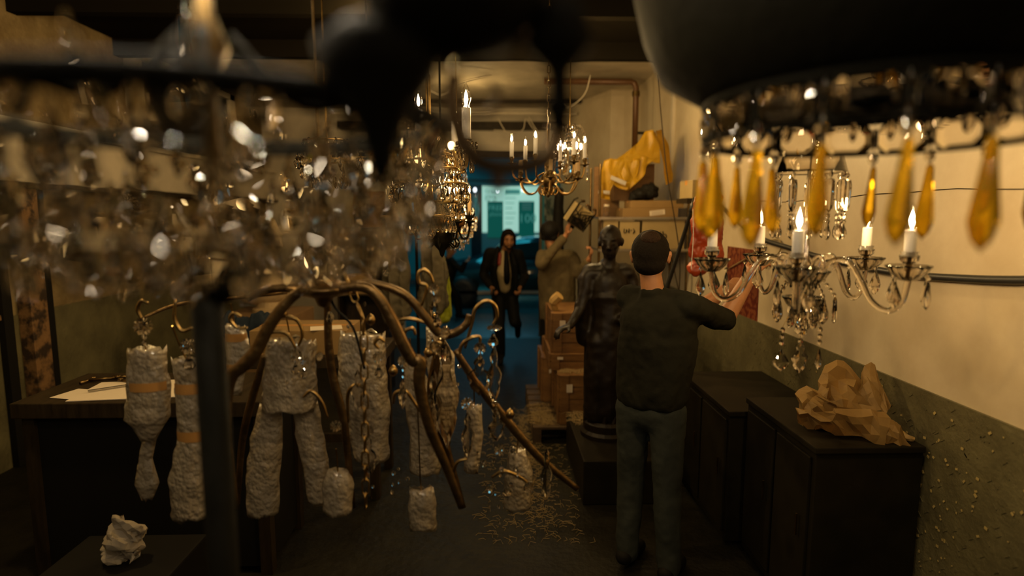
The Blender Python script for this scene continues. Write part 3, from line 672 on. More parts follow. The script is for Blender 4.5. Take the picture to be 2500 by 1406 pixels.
# ---------------------------------------------------------------- small dark empire chandelier
def dark_chandelier():
    c = W(1078, 525, 3.55); c.z = 1.88; s = 408.; Z = lambda py: (525-py)/s
    t = thing('dark_chandelier', 'black iron chandelier with acanthus arms and two lit candles, hanging before the shop opening', 'chandelier', c)
    b = NB(); lathe(b, [(0, Z(628)), (.012, Z(622)), (.02, Z(610)), (.05, Z(596)), (.07, Z(585)), (.06, Z(575)), (.10, Z(565)), (.13, Z(545)), (.135, Z(528)), (.10, Z(525)), (.05, Z(520)), (.03, Z(490)), (.02, Z(470)), (.012, Z(300)), (0, Z(300))], 22)
    obj('bowl', b, 'iron', t, smooth=True)
    b = NB(); lathe(b, [(.132, Z(552)), (.140, Z(548)), (.138, Z(534)), (.130, Z(532))], 22); obj('gilt_band', b, 'gilt', t, smooth=True)
    for k in range(6):
        a = .12+k*PI/3
        b = NB(); tube(b, curve([pol(.10, a, Z(560)), pol(.12, a, Z(580)), pol(.15, a, Z(580)), pol(.165, a, Z(560)), pol(.165, a, Z(545))], 5), .006, 8)
        tube(b, curve([pol(.05, a+.3, Z(590)), pol(.09, a+.3, Z(603)), pol(.11, a+.3, Z(592)), pol(.09, a+.3, Z(580))], 5), .005, 8)
        obj('scroll_arm', b, 'iron', t, smooth=True)
        b = NB(); p = pol(.165, a, Z(545)); lathe(b, [(0, -.02), (.01, -.015), (.012, 0), (.034, .01), (.036, .016), (.012, .016), (.014, .035), (.020, .05), (0, .05)], 12, loc=p); obj('candle_cup', b, 'iron', t, smooth=True)
        b = NB()
        for j in range(4):
            g = j*PI/2; q = Vector(p); tube(b, [q+Vector((.012*math.cos(g), .012*math.sin(g), .03)), q+Vector((.03*math.cos(g), .03*math.sin(g), .055)), q+Vector((.026*math.cos(g), .026*math.sin(g), .075))], [.008, .006, .001], 5)
        obj('acanthus_leaf', b, 'iron', t)
        cn = put('tube_ivory', t, 'candle', (p[0], p[1], p[2]+.05), (.011, .011, .125))
        if k in (0, 1, 5):
            bl = bpy.data.objects.new('bulb', T['bulb_dim']); col.objects.link(bl); bl.parent = cn; bl.location = (0, 0, 1.0); bl.scale = (1.25, 1.25, .42)
    put('ball', t, 'glass_ball', (.06, -.12, Z(555)), .022); put('ball', t, 'glass_ball', (-.03, -.135, Z(560)), .016)
    b = NB(); ellip(b, (0, -.12, Z(556)), (.028, .02, .03)); obj('gilt_mask', b, 'gilt', t, smooth=True)
    hangrod(t, Z(320), 'iron', .006)
dark_chandelier()

# ---------------------------------------------------------------- glowing bead basket behind it
def bead_basket():
    c = W(1116, 525, 4.7); c.z = 1.88; s = 308.; Z = lambda py: (525-py)/s
    t = thing('bead_chandelier', 'brightly glowing bead basket chandelier seen behind the black iron one', 'chandelier', c)
    K = Crystals(t, 98)
    prof = ((415, .07), (435, .08), (455, .09), (475, .10), (495, .11), (515, .135), (535, .155), (552, .15), (568, .12), (584, .09), (598, .05))
    for j, (py, r) in enumerate(prof):
        n = max(8, int(r*150))
        for k in range(n):
            a = 2*PI*(k+.5*(j % 2))/n; K.add('bead', pol(r, a, Z(py)), (.016, .016, .026), (0, 0, a+PI/2), 'bead')
        for k in range(n):
            a = 2*PI*(k+.5)/n; K.add('ball', pol(r, a, Z(py+9)), .008)
    K.done()
    b = NB()
    for py, r in (prof[3], prof[6], prof[8]): tube(b, [pol(r-.01, 2*PI*k/32, Z(py)) for k in range(32)], .003, 6, closed=True)
    obj('hoop', b, 'brass', t, smooth=True)
    b = NB(); lathe(b, [(0, Z(590)), (.01, Z(580)), (.008, Z(400)), (.03, Z(395)), (.07, Z(412)), (.02, Z(385)), (0, Z(380))], 14); obj('centre_stem', b, 'brass', t, smooth=True)
    for k in range(5):
        a = k*2*PI/5; 
        o = put('bulb', t, 'bulb', pol(.055, a, Z(545)), (.026, .026, .09)); o2 = put('bulb', t, 'bulb', pol(.05, a+.6, Z(480)), (.022, .022, .08))
    hangrod(t, Z(390), 'brass', .004)
    g = lamp('chandelier_glow', 'POINT', (0, 0, Z(520)), 5, WARM, .05); g.parent = t
bead_basket()

# ---------------------------------------------------------------- two-tier brass chandelier
def dutch():
    c = W(1338, 525, 4.4); c.z = 1.88; s = 329.; Z = lambda py: (525-py)/s
    t = thing('brass_chandelier', 'two-tier polished brass chandelier with a round ball and lit ivory candles, over the opening', 'chandelier', c)
    b = NB(); lathe(b, [(0, Z(484)), (.012, Z(480)), (.02, Z(474)), (.012, Z(470)), (.05, Z(462)), (.052, Z(458)), (.02, Z(462))], 20); lathe(b, [(.0, Z(462)), (.03, Z(459)), (.050, Z(450)), (.056, Z(440)), (.05, Z(430)), (.03, Z(423)), (.015, Z(420)), (.03, Z(410)), (.035, Z(402)), (.015, Z(395)), (.012, Z(370)), (.024, Z(362)), (.01, Z(350)), (.012, Z(325)), (0, Z(320))], 24)
    obj('baluster', b, 'dark_brass', t, smooth=True)
    for tier, (R, n, ya, yb, lit) in enumerate(((.27, 6, 405, 448, 1), (.235, 6, 440, 474, 0))):
        for k in range(n):
            a = 2*PI*k/n + (.10 if tier == 0 else .5)
            b = NB(); tube(b, curve([pol(.03, a, Z(yb-25)), pol(.07, a, Z(yb-18)), pol(.11, a, Z(yb-2)), pol(.17, a, Z(yb)), pol(R-.02, a, Z(yb-14)), pol(R, a, Z(ya))], 6), .0065, 8); obj('arm', b, 'brass', t, smooth=True)
            p = pol(R, a, Z(ya)); b = NB(); lathe(b, [(0, -.02), (.008, -.016), (.012, -.004), (.036, .0), (.038, .005), (.012, .006), (.011, .02), (.018, .034), (.017, .05), (0, .05)], 14, loc=p); obj('candle_cup', b, 'dark_brass', t, smooth=True)
            cn = put('tube_white' if lit else 'tube_ivory', t, 'candle', (p[0], p[1], p[2]+.045), (.014, .014, .115 if lit else .08))
            if lit:
                bl = bpy.data.objects.new('bulb', T['bulb_dim']); col.objects.link(bl); bl.parent = cn; bl.location = (0, 0, 1.0); bl.scale = (1.15, 1.15, .5)
    for k in range(6):
        a = k*PI/3; b = NB(); tube(b, curve([pol(.02, a, Z(468)), pol(.05, a, Z(476)), pol(.07, a, Z(468)), pol(.06, a, Z(460)), pol(.045, a, Z(464))], 5), .007, 8); obj('scroll', b, 'brass', t, smooth=True)
    chain(t, (0, 0, Z(325)), (0, 0, ZC-1.88), 'link_dark_brass', .028)
dutch()

# ---------------------------------------------------------------- small fountain chandelier behind it
def fountain():
    c = W(1388, 525, 5.2); c.z = 1.88; s = 279.; Z = lambda py: (525-py)/s
    t = thing('fountain_chandelier', 'small lit crystal chandelier with curved feather sprays, just behind the brass one', 'chandelier', c)
    K = Crystals(t, 98)
    for k in range(9):
        a = k*2*PI/9+.2
        P = curve([pol(.02, a, Z(360)), pol(.05, a, Z(322)), pol(.10, a, Z(318)), pol(.15, a, Z(345)), pol(.165, a, Z(385))], 4)
        for p in P: K.add('bead', p, .016, (0, 0, a+PI/2))
        for j in range(5): K.add('bead', pol(.165, a, Z(392+j*9)), (.010, .010, .016), (0, 0, a))
        K.add('drop', pol(.165, a, Z(438)), (.022, .022, .03), (0, 0, a), name='crystal_drop')
        for j in range(6): K.add('bead', pol(.09, a+.3, Z(372+j*11)), .013, (0, 0, a))
    K.done()
    b = NB(); lathe(b, [(0, Z(445)), (.03, Z(438)), (.06, Z(420)), (.02, Z(400)), (.015, Z(330)), (.03, Z(322)), (0, Z(315))], 16); obj('centre_stem', b, 'crystal', t, smooth=True)
    for k in range(6):
        a = k*PI/3; put('bulb', t, 'bulb', pol(.10, a, Z(370)), (.018, .018, .07))
    hangrod(t, Z(320), 'dark_brass', .005)
    for dx, dz in ((-.3, .25), (.05, .35)): g = lamp('chandelier_glow', 'POINT', (dx, -.25, Z(330)+dz*.3), 32, WARM, .04); g.parent = t
fountain()

# ---------------------------------------------------------------- unlit crystal chandeliers hanging on the left
def small_crystal(px, py, Y, r, h, label, n=14, rows=5):
    c = W(px, py, Y); t = thing('crystal_chandelier', label, 'chandelier', c)
    K = Crystals(t, 90); rn = random.Random(px)
    for j in range(rows):
        rr = r*math.sin(PI*(.25+.7*j/rows)); z = h*(.5-j/(rows-1))
        for k in range(n):
            a = 2*PI*(k+.5*(j % 2))/n; K.add('drop' if j % 2 else 'bead', pol(rr, a, z), (r*.14, r*.14, r*.2), (0, 0, a))
    K.done()
    b = NB()
    for j in (0, rows//2): tube(b, [pol(r*(.75 if j == 0 else .95), 2*PI*k/28, h*(.5-j/(rows-1))+.02) for k in range(28)], .005, 6, closed=True)
    obj('gilt_hoop', b, 'brass', t, smooth=True)
    b = NB(); lathe(b, [(0, -h*.6), (.02, -h*.5), (.012, 0), (.03, h*.3), (.01, h*.5), (0, h*.75)], 12); obj('centre_stem', b, 'brass', t, smooth=True)
    hangrod(t, h*.7, 'dark_brass', .006)
small_crystal(800, 400, 3.6, .17, .22, 'unlit crystal chandelier hanging in front of the cream ledge on the left')
small_crystal(905, 395, 4.2, .15, .20, 'small unlit crystal chandelier between the cream ledge and the tiered gilt one')
small_crystal(962, 360, 3.9, .13, .30, 'slim unlit crystal chandelier directly left of the tall candle bulbs')
V = Vector
# ---------------------------------------------------------------- people
def hand_prims(wr, d, pn, side=1, curl=.6, k=1.0):
    """palm and five bent fingers; d = pointing, pn = palm normal (fingers curl towards it)"""
    wr, d, pn = V(wr), V(d).normalized(), V(pn); pn = (pn-d*pn.dot(d)).normalized(); s = d.cross(pn)*side
    P = [('e', wr+d*.045*k, (.022*k, .045*k, .042*k), (0, 0, 0))] if False else []
    for o_, l in ((-.026, .078), (-.009, .085), (.009, .084), (.026, .078)):
        P.append(('c', wr+s*o_*.55*k, .015*k, wr+d*l*k+s*o_*k, .0125*k))
    for o_, l, l0 in ((-.030, .062, .078), (-.011, .078, .085), (.009, .084, .084), (.028, .072, .078)):
        p = wr+d*l0*k+s*o_*k; a = curl
        for q, r in ((.45, .0095), (.32, .0088), (.23, .0080)):
            dd = d*math.cos(a)+pn*math.sin(a); n = p+dd*l*q*k; P.append(('c', p, r*k, n, r*.93*k)); p = n; a += curl*.9
    p = wr+d*.02*k+s*.022*k; q = p+(d*.55+s*.75+pn*.25).normalized()*.045*k; r_ = q+(d*.85+s*.25+pn*.4*curl).normalized()*.034*k
    P += [('c', p, .014*k, q, .0115*k), ('c', q, .0115*k, r_, .009*k)]
    return P
def head_prims(c, f, up=(0, 0, 1), k=1.0):
    c, f = V(c), V(f).normalized(); up = V(up); up = (up-f*up.dot(f)).normalized(); r = f.cross(up)
    m = Matrix((r, f, up)).transposed().to_euler()
    L = lambda x, y, z: c+(r*x+f*y+up*z)*k
    P = [('e', L(0, -.012, .025), (.076*k, .095*k, .092*k), m), ('e', L(0, .022, -.045), (.058*k, .068*k, .072*k), m), ('e', L(0, .060, -.092), (.026*k, .024*k, .020*k), m)]
    P += [('c', L(0, .088, .012), .010*k, L(0, .108, -.032), .014*k), ('e', L(-.012, .098, -.036), (.009*k,)*3, m), ('e', L(.012, .098, -.036), (.009*k,)*3, m)]
    P += [('c', L(-.038, .078, .026), .012*k, L(.038, .078, .026), .012*k)]                      # brow
    P += [('e', L(-.03, .080, -.005), (.013*k, .009*k, .009*k), m), ('e', L(.03, .080, -.005), (.013*k, .009*k, .009*k), m)]
    P += [('e', L(-.045, .058, -.025), (.018*k, .02*k, .02*k), m), ('e', L(.045, .058, -.025), (.018*k, .02*k, .02*k), m)]   # cheeks
    P += [('c', L(-.020, .084, -.062), .007*k, L(.020, .084, -.062), .007*k), ('c', L(-.016, .083, -.074), .007*k, L(.016, .083, -.074), .007*k)]  # lips
    for s in (-1, 1): P += [('e', L(s*.080, -.005, -.005), (.010*k, .020*k, .032*k), m), ('e', L(s*.087, -.012, .008), (.008*k, .014*k, .016*k), m)]
    return P, L, m
def limb(a, ra, b, rb, c, rc): return [('c', V(a), ra, V(b), rb), ('c', V(b), rb*1.02, V(c), rc)]
def person(name_label, base, J, f, hf, hand_spec, hair=None, shirt='shirt', trousers='jeans', shoes=True, sleeves=(1, 1), extra=None, hem=.0, group=None, voxel=.012, beanie=False, jacket=False, k=1.0, torso=1.0, hk=1.0, fa=1.0):
    base = V(base); t = thing('person', name_label, 'person', base)
    j = {n: V(p)-base for n, p in J.items()}; f = V(f).normalized(); r = f.cross(V((0, 0, 1))).normalized()
    hp, L, hm = head_prims(j['head'], hf, (0, 0, 1), hk) 
    B = list(hp)
    chest = (j['sl']+j['sr'])/2+V((0, 0, -.12)); pel = (j['hl']+j['hr'])/2
    yr = math.atan2(r.y, r.x)
    B += [('c', j['neck']+V((0, 0, -.04)), .060, j['head']+V((0, 0, -.07))-V(hf).normalized()*.015, .052)]
    B += [('e', chest, (.145, .10, .17), (0, 0, yr)), ('c', chest+V((0, 0, -.05)), .10, pel+V((0, 0, .05)), .092), ('e', pel, (.138, .088, .11), (0, 0, yr)), ('c', j['sl'], .055, j['sr'], .055)]
    B += limb(j['sl'], .050, j['el'], .038*fa, j['wl'], .026*fa) + limb(j['sr'], .050, j['er'], .038*fa, j['wr'], .026*fa)
    B += limb(j['hl'], .082, j['kl'], .055, j['al'], .038) + limb(j['hr'], .082, j['kr'], .055, j['ar'], .038)
    for s in 'lr':
        td = V(J['toe'+s])-V(J['a'+s]) if 'toe'+s in J else f*.16+V((0, 0, -.05)); B += [('c', j['a'+s], .035, j['a'+s]+td, .026)]
    for s, sgn in (('l', -1), ('r', 1)):
        d, pn, curl = hand_spec[s]; B += hand_prims(j['w'+s], d, pn, sgn, curl)
    obj('body', organic(B, .0075, 3, name='body'), 'skin', t)
    # trousers
    P = [('e', pel, (.160, .115, .13), (0, 0, yr)), ('c', pel-r*.05+V((0, 0, .08)), .095, pel+r*.05+V((0, 0, .08)), .095)]+limb(j['hl'], .096, j['kl'], .072, j['al']+V((0, 0, .0)), .062)+limb(j['hr'], .096, j['kr'], .072, j['ar'], .062)
    obj('trousers', organic(P, .013, 4, .006, .07, 'trousers'), trousers, t)
    # shirt / jacket
    hemz = pel+V((0, 0, -.04+hem))
    P = [('e', chest, (.168*torso, .125*torso, .19), (0, 0, yr)), ('c', chest+V((0, 0, -.06)), .135*torso, hemz, .118*torso), ('c', chest-r*.06+V((0, 0, -.06)), .12*torso, hemz-r*.06, .108*torso), ('c', chest+r*.06+V((0, 0, -.06)), .12*torso, hemz+r*.06, .108*torso), ('c', j['sl']+V((0, 0, .005)), .066, j['sr']+V((0, 0, .005)), .066), ('c', chest+V((0, 0, .1)), .10, j['neck']+V((0, 0, -.02)), .066), ('c', hemz-r*.09+V((0, 0, -.05)), .078, hemz+r*.09+V((0, 0, -.05)), .078), ('c', hemz-r*.11+V((0, 0, -.10)), .058, hemz+r*.11+V((0, 0, -.10)), .058), ('c', hemz-r*.10+f*.04+V((0, 0, -.10)), .058, hemz+r*.10+f*.04+V((0, 0, -.10)), .058)]
    for s, full in (('l', sleeves[0]), ('r', sleeves[1])):
        P += [('c', j['s'+s], .070, j['e'+s], .060)]
        e = j['e'+s].lerp(j['w'+s], full); P += [('c', j['e'+s], .058, e, .046)]
    obj('jacket' if jacket else ('sweater' if shirt == 'sweater' else 'shirt'), organic(P, .012, 3, .009, .075, 'shirt'), shirt, t)
    if shoes:
        for s in 'lr':
            td = V(J['toe'+s])-V(J['a'+s]) if 'toe'+s in J else f*.17+V((0, 0, -.045))
            obj('shoe', organic([('c', j['a'+s]-td*.25+V((0, 0, -.02)), .045, j['a'+s]+td, .038), ('c', j['a'+s], .05, j['a'+s]+td*.3, .045)], .010, 2, name='shoe'), 'black', t)
    if hair: hair(t, L, hm)
    if extra: extra(t, L, hm, j)
    return t
# man in the foreground, seen from behind, reaching towards the right wall
def hair_bald(t, L, m):
    P = [('e', L(0, -.020, .024), (.092, .108, .104), m), ('e', L(0, -.045, -.030), (.080, .070, .062), m), ('c', L(-.075, .0, .02), .018, L(-.078, .012, -.02), .012), ('c', L(.075, .0, .02), .018, L(.078, .012, -.02), .012)]
    obj('hair', organic(P, .010, 2, .002, .03, 'hair'), 'hair', t)
    ob = obj('bald_patch', organic([('e', L(0.004, -.068, .078), (.050, .050, .042), m)], .008, 1, name='bald_patch'), 'scalp', t)
M['scalp'] = pbr('thinning_crown', (.028, .015, .008), .6, bump=.5, bscale=100)
J = dict(head=(.765, 2.92, 1.680), neck=(.780, 2.90, 1.515), sl=(.690, 3.04, 1.455), sr=(.935, 2.80, 1.445), el=(1.10, 3.26, 1.33), wl=(1.31, 3.30, 1.47), er=(1.165, 2.97, 1.345), wr=(1.325, 3.04, 1.575),
         hl=(.715, 2.98, .90), hr=(.865, 2.88, .90), kl=(.72, 3.02, .47), kr=(.87, 2.87, .47), al=(.70, 2.99, .08), ar=(.88, 2.83, .08))
person('person with thinning hair seen from behind in charcoal shirt and faded jeans, reaching up', (.78, 2.92, 0), J, (.6, .8, 0), (.35, .94, 0),
       {'l': ((.8, .3, .5), (0, .3, -1), .5), 'r': ((.7, .3, .65), (.3, .5, -.8), .5)}, hair=hair_bald, sleeves=(.10, .12), hem=.13, torso=1.2, hk=1.1, fa=1.35)
# man in a tan sweater lifting a lantern
def beanie(t, L, m):
    obj('beanie', organic([('e', L(0, -.022, .035), (.096, .116, .100), m), ('c', L(-.05, -.07, -.03), .035, L(.05, -.07, -.03), .035)], .011, 3, .003, .04, 'beanie'), 'black', t)
J = dict(head=(.545, 6.02, 1.695), neck=(.60, 6.02, 1.54), sl=(.47, 6.05, 1.46), sr=(.76, 6.0, 1.46), el=(.44, 5.80, 1.40), wl=(.675, 5.72, 1.69), er=(.85, 5.92, 1.28), wr=(.90, 5.72, 1.46),
         hl=(.55, 6.05, .92), hr=(.72, 6.05, .92), kl=(.53, 6.08, .49), kr=(.74, 6.1, .49), al=(.52, 6.1, .09), ar=(.75, 6.12, .09))
person('person in a black beanie and tan sweater lifting a vine-covered lantern overhead', (.62, 6.05, 0), J, (.2, 1, 0), (.25, 1, .1),
       {'l': ((.15, -.2, 1), (.6, .0, .6), .35), 'r': ((.3, 0, .9), (-1, 0, .2), .9)}, hair=beanie, shirt='sweater', trousers='black', sleeves=(.85, .8), hem=-.05, torso=1.15)
def lantern():
    c = W(1412, 528, 5.72); t = thing('lantern', 'cream box lantern wrapped in dark iron vines, held up by the person in the beanie', 'lantern', c)
    R_ = Euler((.25, .55, .3))
    b = NB(); box(b, (0, 0, 0), (.185, .16, .20), rot=R_, bev=.012); obj('lantern_body', b, 'card_l', t)
    m = R_.to_matrix(); b = NB(); box(b, m @ V((0, -.083, -.055)), (.17, .008, .08), rot=R_); obj('dark_panel', b, 'wood_d', t)
    b = NB(); rn = random.Random(4)
    for k in range(7):
        p = [m @ V((rn.uniform(-.1, .1), -.095, rn.uniform(-.1, .12))) for _ in range(4)]; tube(b, curve(p, 5), .005, 5)
    for x in (-.095, .095):
        for y in (-.085, .085): tube(b, [m @ V((x, y, -.1)), m @ V((x*1.05, y, .11)), m @ V((x*.8, y, .145))], .007, 5)
    obj('iron_vine', b, 'iron', t)
    for k in range(8):
        q = m @ V((rn.uniform(-.1, .12), rn.uniform(-.1, .0), .11+rn.uniform(0, .04))); b = NB(); ellip(b, q, (.018, .006, .012), (rn.random()*3, rn.random()*3, 0), 2); obj('iron_leaf', b, 'bronze', t)
    b = NB(); tube(b, [m @ V((0, 0, -.13)), m @ V((0, 0, -.08))], .03, 10); obj('foot_ring', b, 'iron', t)
lantern()
# man in the black suit coming in from the street
def hair_long(t, L, m):
    P = [('e', L(0, -.022, .030), (.086, .100, .094), m), ('c', L(-.078, .0, .03), .022, L(-.085, -.01, -.10), .018), ('c', L(.078, .0, .03), .022, L(.085, -.01, -.10), .018), ('c', L(-.05, -.07, -.03), .045, L(.05, -.07, -.08), .035), ('c', L(-.05, .05, .085), .015, L(.03, .06, .09), .015)]
    obj('hair', organic(P, .010, 2, .003, .03, 'hair'), 'hair', t)
    P = [('c', L(-.045, .062, -.07), .014, L(0, .083, -.105), .017), ('c', L(.045, .062, -.07), .014, L(0, .083, -.105), .017), ('c', L(-.026, .094, -.052), .006, L(.026, .094, -.052), .006)]
    obj('beard', organic(P, .008, 1, .002, .03, 'beard'), 'hair', t)
    for s in (-1, 1):
        obj('eyebrow', organic([('c', L(s*.016, .094, .032), .006, L(s*.05, .082, .030), .005)], .004, 1, name='eyebrow'), 'hair', t)
        b = NB(); ellip(b, L(s*.030, .088, .006), (.010, .006, .005), m, 2); obj('eye', b, 'black', t, smooth=True)
def suit_extra(t, L, m, j):
    c = (j['sl']+j['sr'])/2; pe = (j['hl']+j['hr'])/2; f = V((.12, -1, 0)).normalized(); r = V((1, .1, 0))
    P = [('c', c+f*.085+V((0, 0, .02)), .05, c+f*.105+V((-.01, 0, -.22)), .092), ('c', c+f*.105+V((-.01, 0, -.22)), .092, pe+f*.085+V((-.01, 0, .07)), .09), ('c', c+f*.05+V((.01, 0, .06)), .045, j['neck']+f*.01+V((0, 0, .02)), .058)]
    obj('dress_shirt', organic(P, .010, 2, .004, .05, 'dress_shirt'), 'dress_shirt', t)
    b = NB(); P = [c+f*.135+V((.005, 0, .085)), c+f*.135+V((.01, 0, .03)), c+f*.165+V((.012, 0, -.10)), c+f*.185+V((.012, 0, -.24)), pe+f*.165+V((.005, 0, .1))]
    tube(b, curve(P, 5), [.018, .02, .015, .018, .02, .022, .024, .026, .028, .030, .032, .034, .036, .038, .039, .04, .041, .042, .040, .03, .01][:21], 8, flat=1); b2 = obj('necktie', b, 'suit', t, smooth=True)
    P = [('c', c+f*.118+V((-.06, 0, .0)), .022, c+f*.135+V((-.07, 0, -.12)), .028)]
    obj('blood_stain', organic(P, .01, 1, .004, .03, 'blood'), 'blood', t)
    for s in (-1, 1):
        P = [('c', c+f*.06+r*s*.080+V((0, 0, .07)), .030, c+f*.115+r*s*.125+V((0, 0, -.14)), .035), ('c', c+f*.115+r*s*.125+V((0, 0, -.14)), .035, pe+f*.08+r*s*.14+V((0, 0, -.05)), .04)]
        obj('lapel', organic(P, .012, 2, .003, .05, 'lapel'), 'suit', t)
J = dict(head=(.150, 7.30, 1.590), neck=(.115, 7.44, 1.455), sl=(.275, 7.45, 1.39), sr=(-.085, 7.50, 1.41), el=(.36, 7.50, 1.12), wl=(.30, 7.33, .99), er=(-.165, 7.55, 1.13), wr=(-.06, 7.34, .98),
         hl=(.185, 7.60, .90), hr=(.025, 7.58, .90), kl=(.235, 7.45, .53), kr=(.04, 7.40, .48), al=(.285, 7.85, .42), ar=(.055, 7.50, .09), toel=(.29, 7.90, .26), toer=(.05, 7.32, .04))
person('person in a black suit, cream shirt and dark tie stepping in from the street', (.10, 7.5, 0), J, (.12, -1, 0), (.12, -.9, -.25),
       {'l': ((-.1, -.5, -.6), (-1, 0, 0), .9), 'r': ((.1, -.6, -.5), (1, 0, .0), .9)}, hair=hair_long, shirt='suit', trousers='suit', sleeves=(.88, .88), hem=-.02, extra=suit_extra, jacket=True)
b = NB(); box(b, (0, 0, 0), (.03, .15, .035), rot=(.4, 0, 0), bev=.004); box(b, (0, .05, -.05), (.028, .04, .09), rot=(.2, 0, 0), bev=.004)
o = obj('pistol', b, 'black', loc=(-.035, 7.235, .955)); tag(o, 'small black pistol in the right hand of the person in the suit', 'pistol')
# passer-by in the street
J = dict(head=(-.83, 10.8, 1.27), neck=(-.86, 10.85, 1.12), sl=(-.80, 10.70, 1.06), sr=(-.90, 11.05, 1.06), el=(-.62, 10.65, .90), wl=(-.55, 10.6, 1.05), er=(-1.1, 11.1, .90), wr=(-1.15, 11.1, .70),
         hl=(-.90, 10.85, .68), hr=(-.92, 11.0, .68), kl=(-.72, 10.82, .40), kr=(-1.0, 11.0, .38), al=(-.68, 10.8, .06), ar=(-1.22, 11.0, .14), toel=(-.52, 10.8, .03), toer=(-1.14, 11.0, .04))
person('crouching person in dark clothes and hat hurrying along the street outside', (-.88, 10.9, 0), J, (1, 0, 0), (1, -.1, -.2),
       {'l': ((.8, 0, .4), (0, 0, 1), .8), 'r': ((0, 0, -1), (1, 0, 0), .8)}, hair=lambda t, L, m: obj('hat', organic([('e', L(0, -.01, .05), (.10, .12, .08), m), ('e', L(0, .02, .03), (.10, .16, .02), m)], .012, 2, name='hat'), 'black', t), shirt='black', trousers='black', sleeves=(.9, .9))

# ---------------------------------------------------------------- bronze statue on a low platform
def statue():
    c = V((.80, 4.15, .30)); t = thing('statue', 'dark bronze statue of a robed figure, standing between the crates and the reaching person', 'statue', c)
    hp, L, m = head_prims((-.0, -.01, 1.395), (-.3, -1, -.1))
    P = hp + [('e', L(0, -.045, .085), (.035, .035, .032), m), ('c', (0, 0, 1.22), .05, (0, 0, 1.33), .045), ('c', (-.13, 0, 1.17), .055, (.13, 0, 1.17), .06), ('e', (0, 0, 1.06), (.145, .11, .17), (0, 0, 0)), ('c', (0, 0, .98), .12, (0, .0, .72), .15), ('c', (0, 0, .72), .15, (0, 0, .20), .155), ('c', (-.07, -.03, .7), .1, (-.08, -.04, .19), .10), ('c', (.07, -.02, .7), .1, (.09, 0, .19), .10)]
    P += [('c', (-.12, .03, 1.17), .075, (.12, .03, 1.17), .075), ('c', (-.15, .03, 1.12), .07, (-.16, .03, .85), .07), ('c', (.15, .03, 1.12), .07, (.17, .03, .85), .07), ('c', (0, .05, 1.2), .08, (0, .03, 1.0), .16)]
    P += limb((.15, 0, 1.15), .05, (.20, -.02, .90), .045, (.05, -.13, .86), .03)
    P += limb((-.15, 0, 1.15), .052, (-.20, -.03, .93), .042, (-.29, -.12, .82), .026) + hand_prims((-.29, -.12, .82), (-.8, -.4, -.15), (0, 0, -1), 1, .5)
    P += [('c', (-.20, -.02, .95), .05, (-.17, .02, .70), .06)]
    me = organic(P, .011, 2, .010, .11, 'figure')
    obj('figure', me, 'bronze_st', t)
    b = NB()
    for k in range(14):
        a = k*2*PI/14; p = [V((.155*math.cos(a+.15*math.sin(q*3+k)), .125*math.sin(a+.1*math.sin(q*2)), .08+.16*q)) for q in range(5)]; tube(b, curve(p, 4), .018, 6)
    obj('drapery_fold', b, 'bronze_st', t, smooth=True)
    b = NB(); lathe(b, [(0, 0), (.19, 0), (.19, .03), (.17, .05), (.17, .10), (.15, .12), (0, .12)], 24); obj('plinth', b, 'bronze_st', t, smooth=False)
statue()
b = NB(); boxb(b, (.56, 3.66, 0), (1.12, 4.60, .30), bev=.01); o = obj('platform', b, 'dark_box'); tag(o, 'low dark wooden platform under the bronze statue', 'platform')
# ---------------------------------------------------------------- crates on a pallet
def crate(lo, hi, label, boards=4, open_=False):
    x0, y0, z0 = lo; x1, y1, z1 = hi; c = V(((x0+x1)/2, (y0+y1)/2, z0)); t = thing('crate', label, 'crate', c)
    w_, d_, h = x1-x0, y1-y0, z1-z0
    b = NB(); boxb(b, (-w_/2+.012, -d_/2+.012, .0), (w_/2-.012, d_/2-.012, h-.02)); obj('crate_body', b, 'wood_d', t)
    bh = h/boards
    for k in range(boards):
        for sy in (-1, 1):
            b = NB(); boxb(b, (-w_/2, sy*d_/2-.008, k*bh+.003), (w_/2, sy*d_/2+.008, (k+1)*bh-.003), bev=.003); obj('board', b, 'wood', t)
        for sx in (-1, 1):
            b = NB(); boxb(b, (sx*w_/2-.008, -d_/2, k*bh+.003), (sx*w_/2+.008, d_/2, (k+1)*bh-.003), bev=.003); obj('board', b, 'wood', t)
    for sx in (-1, 1):
        b = NB(); boxb(b, (sx*(w_/2-.035)-.035, -d_/2-.022, .0), (sx*(w_/2-.035)+.035, -d_/2-.008, h), bev=.003); obj('batten', b, 'wood', t)
    for sy in (-1, 1):
        b = NB(); boxb(b, (-w_/2-.022, sy*(d_/2-.04)-.04, .0), (-w_/2-.008, sy*(d_/2-.04)+.04, h), bev=.003); obj('batten', b, 'wood', t)
    b = NB(); boxb(b, (-w_/2-.01, -d_/2-.01, h-.018), (w_/2+.01, d_/2+.01, h), bev=.003); obj('lid', b, 'wood', t)
    b = NB(); boxb(b, (-w_/2+.05, -d_/2-.026, h*.66), (-w_/2+.10, -d_/2-.023, h*.82)); obj('paper_label', b, 'paper', t)
    return t
crate((.49, 5.0, .70), (.84, 5.62, 1.05), 'pine crate with a paper tag on top of the stack beside the statue')
crate((.47, 4.98, .56), (.86, 5.75, .70), 'flat pine crate in the middle of the stack', 2)
crate((.53, 4.80, .14), (.92, 5.35, .56), 'pine crate with wood wool on its lid, resting at the front of the pallet')
crate((.44, 5.42, .14), (.86, 5.95, .56), 'pine crate at the back of the pallet behind the straw-topped one')
t = thing('pallet', 'wooden shipping pallet scattered with wood wool under the crates', 'pallet', (.62, 5.35, 0))
for k in range(7):
    b = NB(); boxb(b, (-.32, -.62+.185*k, .115), (.34, -.48+.185*k, .138), bev=.003); obj('slat', b, 'plank', t)
